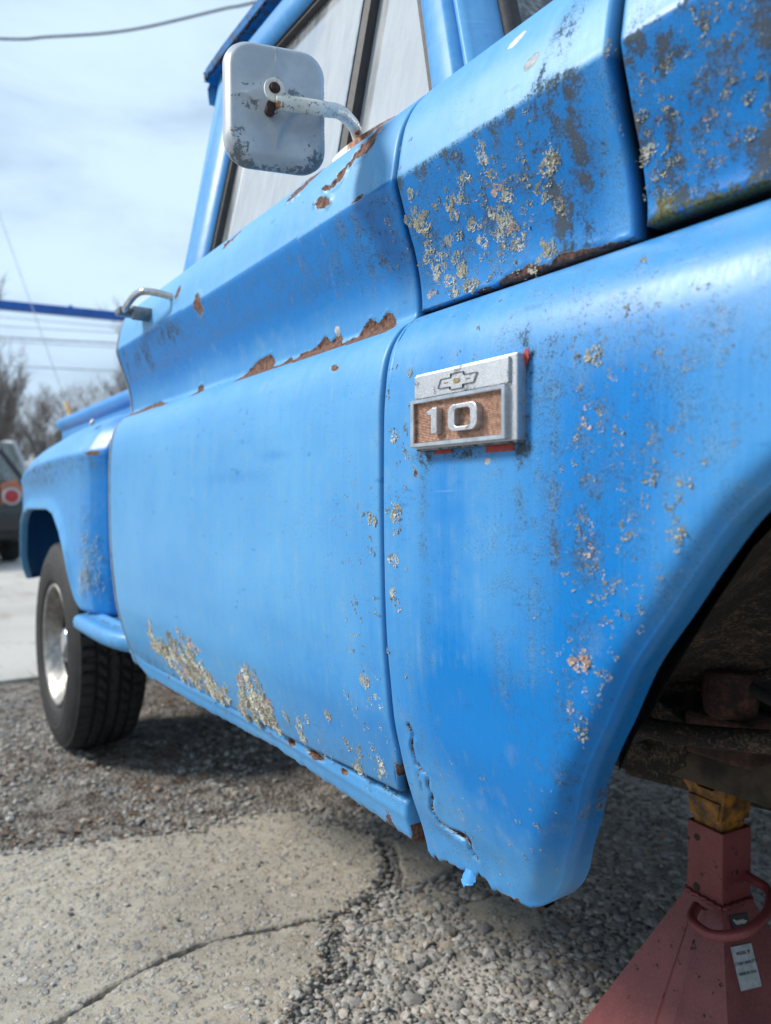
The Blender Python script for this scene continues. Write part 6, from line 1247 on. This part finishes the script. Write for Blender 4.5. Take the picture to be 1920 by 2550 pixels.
# ------------------------------------------------------------------ bare winter trees
M_bark = simple('hazy_grey_winter_bark', (.26, .235, .215), .95, 0, .35, 8); M_twig = simple('hazy_brown_grey_twigs', (.32, .28, .26), .95, 0, .35, 3); M_ever = simple('dark_evergreen', (.022, .036, .024), .9, 0, .5, 6); M_under_t = simple('brown_undergrowth', (.42, .38, .36), .95, 0, .3, 2)  # bark and twigs lightened: far haze put into the colour
def bare_tree(seed, H, spread, slim=False):
    r = random.Random(seed); tr = MB(); tw_v = []; tw_f = []
    def twig(p, d, l, w_):
        s = d.cross(Vector((r.uniform(-1, 1), r.uniform(-1, 1), r.uniform(-1, 1)))).normalized() * w_; q = p + d * l; m = p + d * l * .5 + Vector((r.uniform(-1, 1), r.uniform(-1, 1), r.uniform(0, 1))) * l * .12
        b = len(tw_v); tw_v.extend([tuple(p - s), tuple(p + s), tuple(m + s * .7), tuple(m - s * .7), tuple(q)]); tw_f.extend([(b, b + 1, b + 2, b + 3), (b + 3, b + 2, b + 4)])
    def grow(p, d, l, rad, lev):
        pts = [p]; dirs = [d]; n = 5
        for k in range(n):
            d = (d + Vector((r.uniform(-1, 1), r.uniform(-1, 1), r.uniform(-.2, .7))) * .13).normalized(); pts.append(pts[-1] + d * l / n); dirs.append(d)
        tr.tube(pts, [max(rad * (1 - .62 * k / n), .004) for k in range(n + 1)], 7 if lev == 0 else 4, cap=False)
        if lev < 3:
            for q in range((9, 6, 5)[lev]):
                k = r.randint(2 if lev == 0 else 1, n); a = r.random() * 6.283; side = dirs[k].orthogonal().normalized(); side.rotate(Matrix.Rotation(a, 3, dirs[k])); up = .75 if slim else .45
                nd = (dirs[k] * (.9 if slim else .55) + side * spread * r.uniform(.6, 1.2) + Vector((0, 0, up))).normalized(); grow(pts[k], nd, l * r.uniform(.42, .62), rad * (.45 - .05 * lev), lev + 1)
        if lev >= 2:
            for q in range(13):
                k = r.randint(0, n); twig(pts[k], (dirs[k] + Vector((r.uniform(-1, 1), r.uniform(-1, 1), r.uniform(-.5, 1))) * .9).normalized(), H * r.uniform(.03, .085), H * .0011)
    grow(Vector((0, 0, -.1)), Vector((0, 0, 1)), H * .62, H * .018, 0)
    return tr, tw_v, tw_f
def tree_proto(i, H, spread, slim=False):
    tr, tv, tf = bare_tree(100 + i, H, spread, slim); a = tr.build('trunk', M_bark, None, smooth=True); b = mesh('crown', tv, tf, M_twig, None, False)
    return a, b
protos = [tree_proto(0, 10.5, .75), tree_proto(1, 9.0, .9), tree_proto(2, 12.5, .55), tree_proto(3, 11, .5, True)]
def evergreen(seed, H):
    r = random.Random(seed); V = []; F = []
    for _ in range(5200):
        h = r.random() ** 1.3; R = (1 - h) ** .8 * H * .26 * (.75 + .5 * float(fbm(h * 9, r.random() * 2, 2))); a = r.random() * 6.283; q = R * math.sqrt(r.uniform(.25, 1)); p = Vector((q * math.cos(a), q * math.sin(a), H * (.06 + .94 * h) - .25 * q)); l = H * r.uniform(.015, .04)
        d = Vector((math.cos(a), math.sin(a), r.uniform(-.7, .3))); s = Vector((-math.sin(a), math.cos(a), r.uniform(-.5, .5))) * l * .4; b = len(V); V += [tuple(p - s), tuple(p + s), tuple(p + d * l)]; F.append((b, b + 1, b + 2))
    return MB().tube([(0, 0, -.1), (0, 0, H * .9)], [H * .02, H * .004], 7).build('trunk', M_bark, None, smooth=True), mesh('crown', V, F, M_ever, None, False)
eprotos = [evergreen(1, 7.5), evergreen(2, 6)]
used = set()
def put_tree(name, pr, x, y, sc, rz, label, group):
    t = empty(name, label, 'tree', (x, y, -.02), group); t.rotation_euler = (0, 0, rz); t.scale = (sc, sc, sc * rnd.uniform(.92, 1.1))
    for o in pr:
        c = o if o.name not in used else o.copy()
        if o.name in used: COL.objects.link(c)
        used.add(o.name); c.parent = t; c.matrix_parent_inverse = Matrix()
# placed along a far tree line; direction given as metres right of the rearward axis
TL = [(-64, 3.8, 1.05, 1), (-61, 0.1, 0.95, 0), (-57, -4.4, 0.8, 2), (-63, -5, 1, 1), (-58, -9.8, 0.9, 2), (-61, -13.2, 1, 1), (-62, -15.5, 1.0, 0), (-60, -11.5, 1.12, 2), (-63, -8.6, .95, 1), (-58, -6.2, .98, 0), (-64, -3.2, 1.10, 2), (-59, -1.0, .92, 1), (-66, 1.2, 1.05, 0), (-60, 2.6, .86, 1), (-63, 4.8, 1.0, 2), (-58, 6.6, .90, 0), (-65, 8.4, 1.08, 1), (-61, 10.6, .95, 2), (-57, 12.6, .98, 0), (-64, 14.8, 1.05, 1), (-60, 17.4, 1.0, 2), (-62, 20.5, 1.1, 0), (-58, 24, 1.0, 1), (-61, 28, 1.05, 2), (-60, 33, 1.1, 0), (-57, 39, 1.0, 1), (-60, 46, 1.1, 2)]
for k, (x, y, s, p) in enumerate(TL): put_tree('bare_tree', protos[p], x, y, s * .70, k * 1.7, 'bare grey brown winter tree in the far tree line behind the truck', 'bare trees of the far tree line')
put_tree('bare_tree', protos[3], -46, 5.0, 1.0, .4, 'tall slim bare tree standing above the others behind the guy wire', 'bare trees of the far tree line')
put_tree('bare_tree', protos[2], -52, 14.6, .95, 2.2, 'bare tree with thin twigs reaching up beside the door handle', 'bare trees of the far tree line')
put_tree('bare_tree', protos[1], -52, -2.6, .95, 1.0, 'bare tree whose branch tips reach in at the left edge of the photo', 'bare trees of the far tree line')
for k, (x, y, s, p) in enumerate(((-44, 1.6, .72, 0), (-48, 3.6, .62, 1), (-47, -2.5, .9, 0), (-52, 22, .9, 1))): put_tree('evergreen_tree', eprotos[p], x, y, s, k, ('dark evergreen at the left edge below the bare tree tops', 'lower dark evergreen right of the tallest evergreen, behind the silver car', 'dark evergreen standing left of the parked charcoal hatchback', 'dark evergreen standing far behind the truck bed')[k], 'evergreens in the far tree line')
V = []; F = []
for _ in range(52000):
    y = rng.uniform(-40, 60); x = -66 + rng.normal(0, 2.2); H = 7.2 + 4.6 * float(fbm(y * .12, 2.2, 3)); z = H * rng.random() ** .8; l = rng.uniform(.3, 1.1); a = rng.normal(0, .5); w_ = .018 + .026 * rng.random(); b = len(V)
    th_ = rng.uniform(-1.2, 1.9); dx_, dy_ = w_ * math.sin(th_), w_ * math.cos(th_); V += [(x - dx_, y - dy_, z), (x + dx_, y + dy_, z), (x + .3 * rng.normal(), y + a * l, z + l)]; F.append((b, b + 1, b + 2))
tag(mesh('distant_woods', V, F, M_under_t, None, False), 'mass of bare brown woods behind the nearer trees', 'woods', kind='stuff')
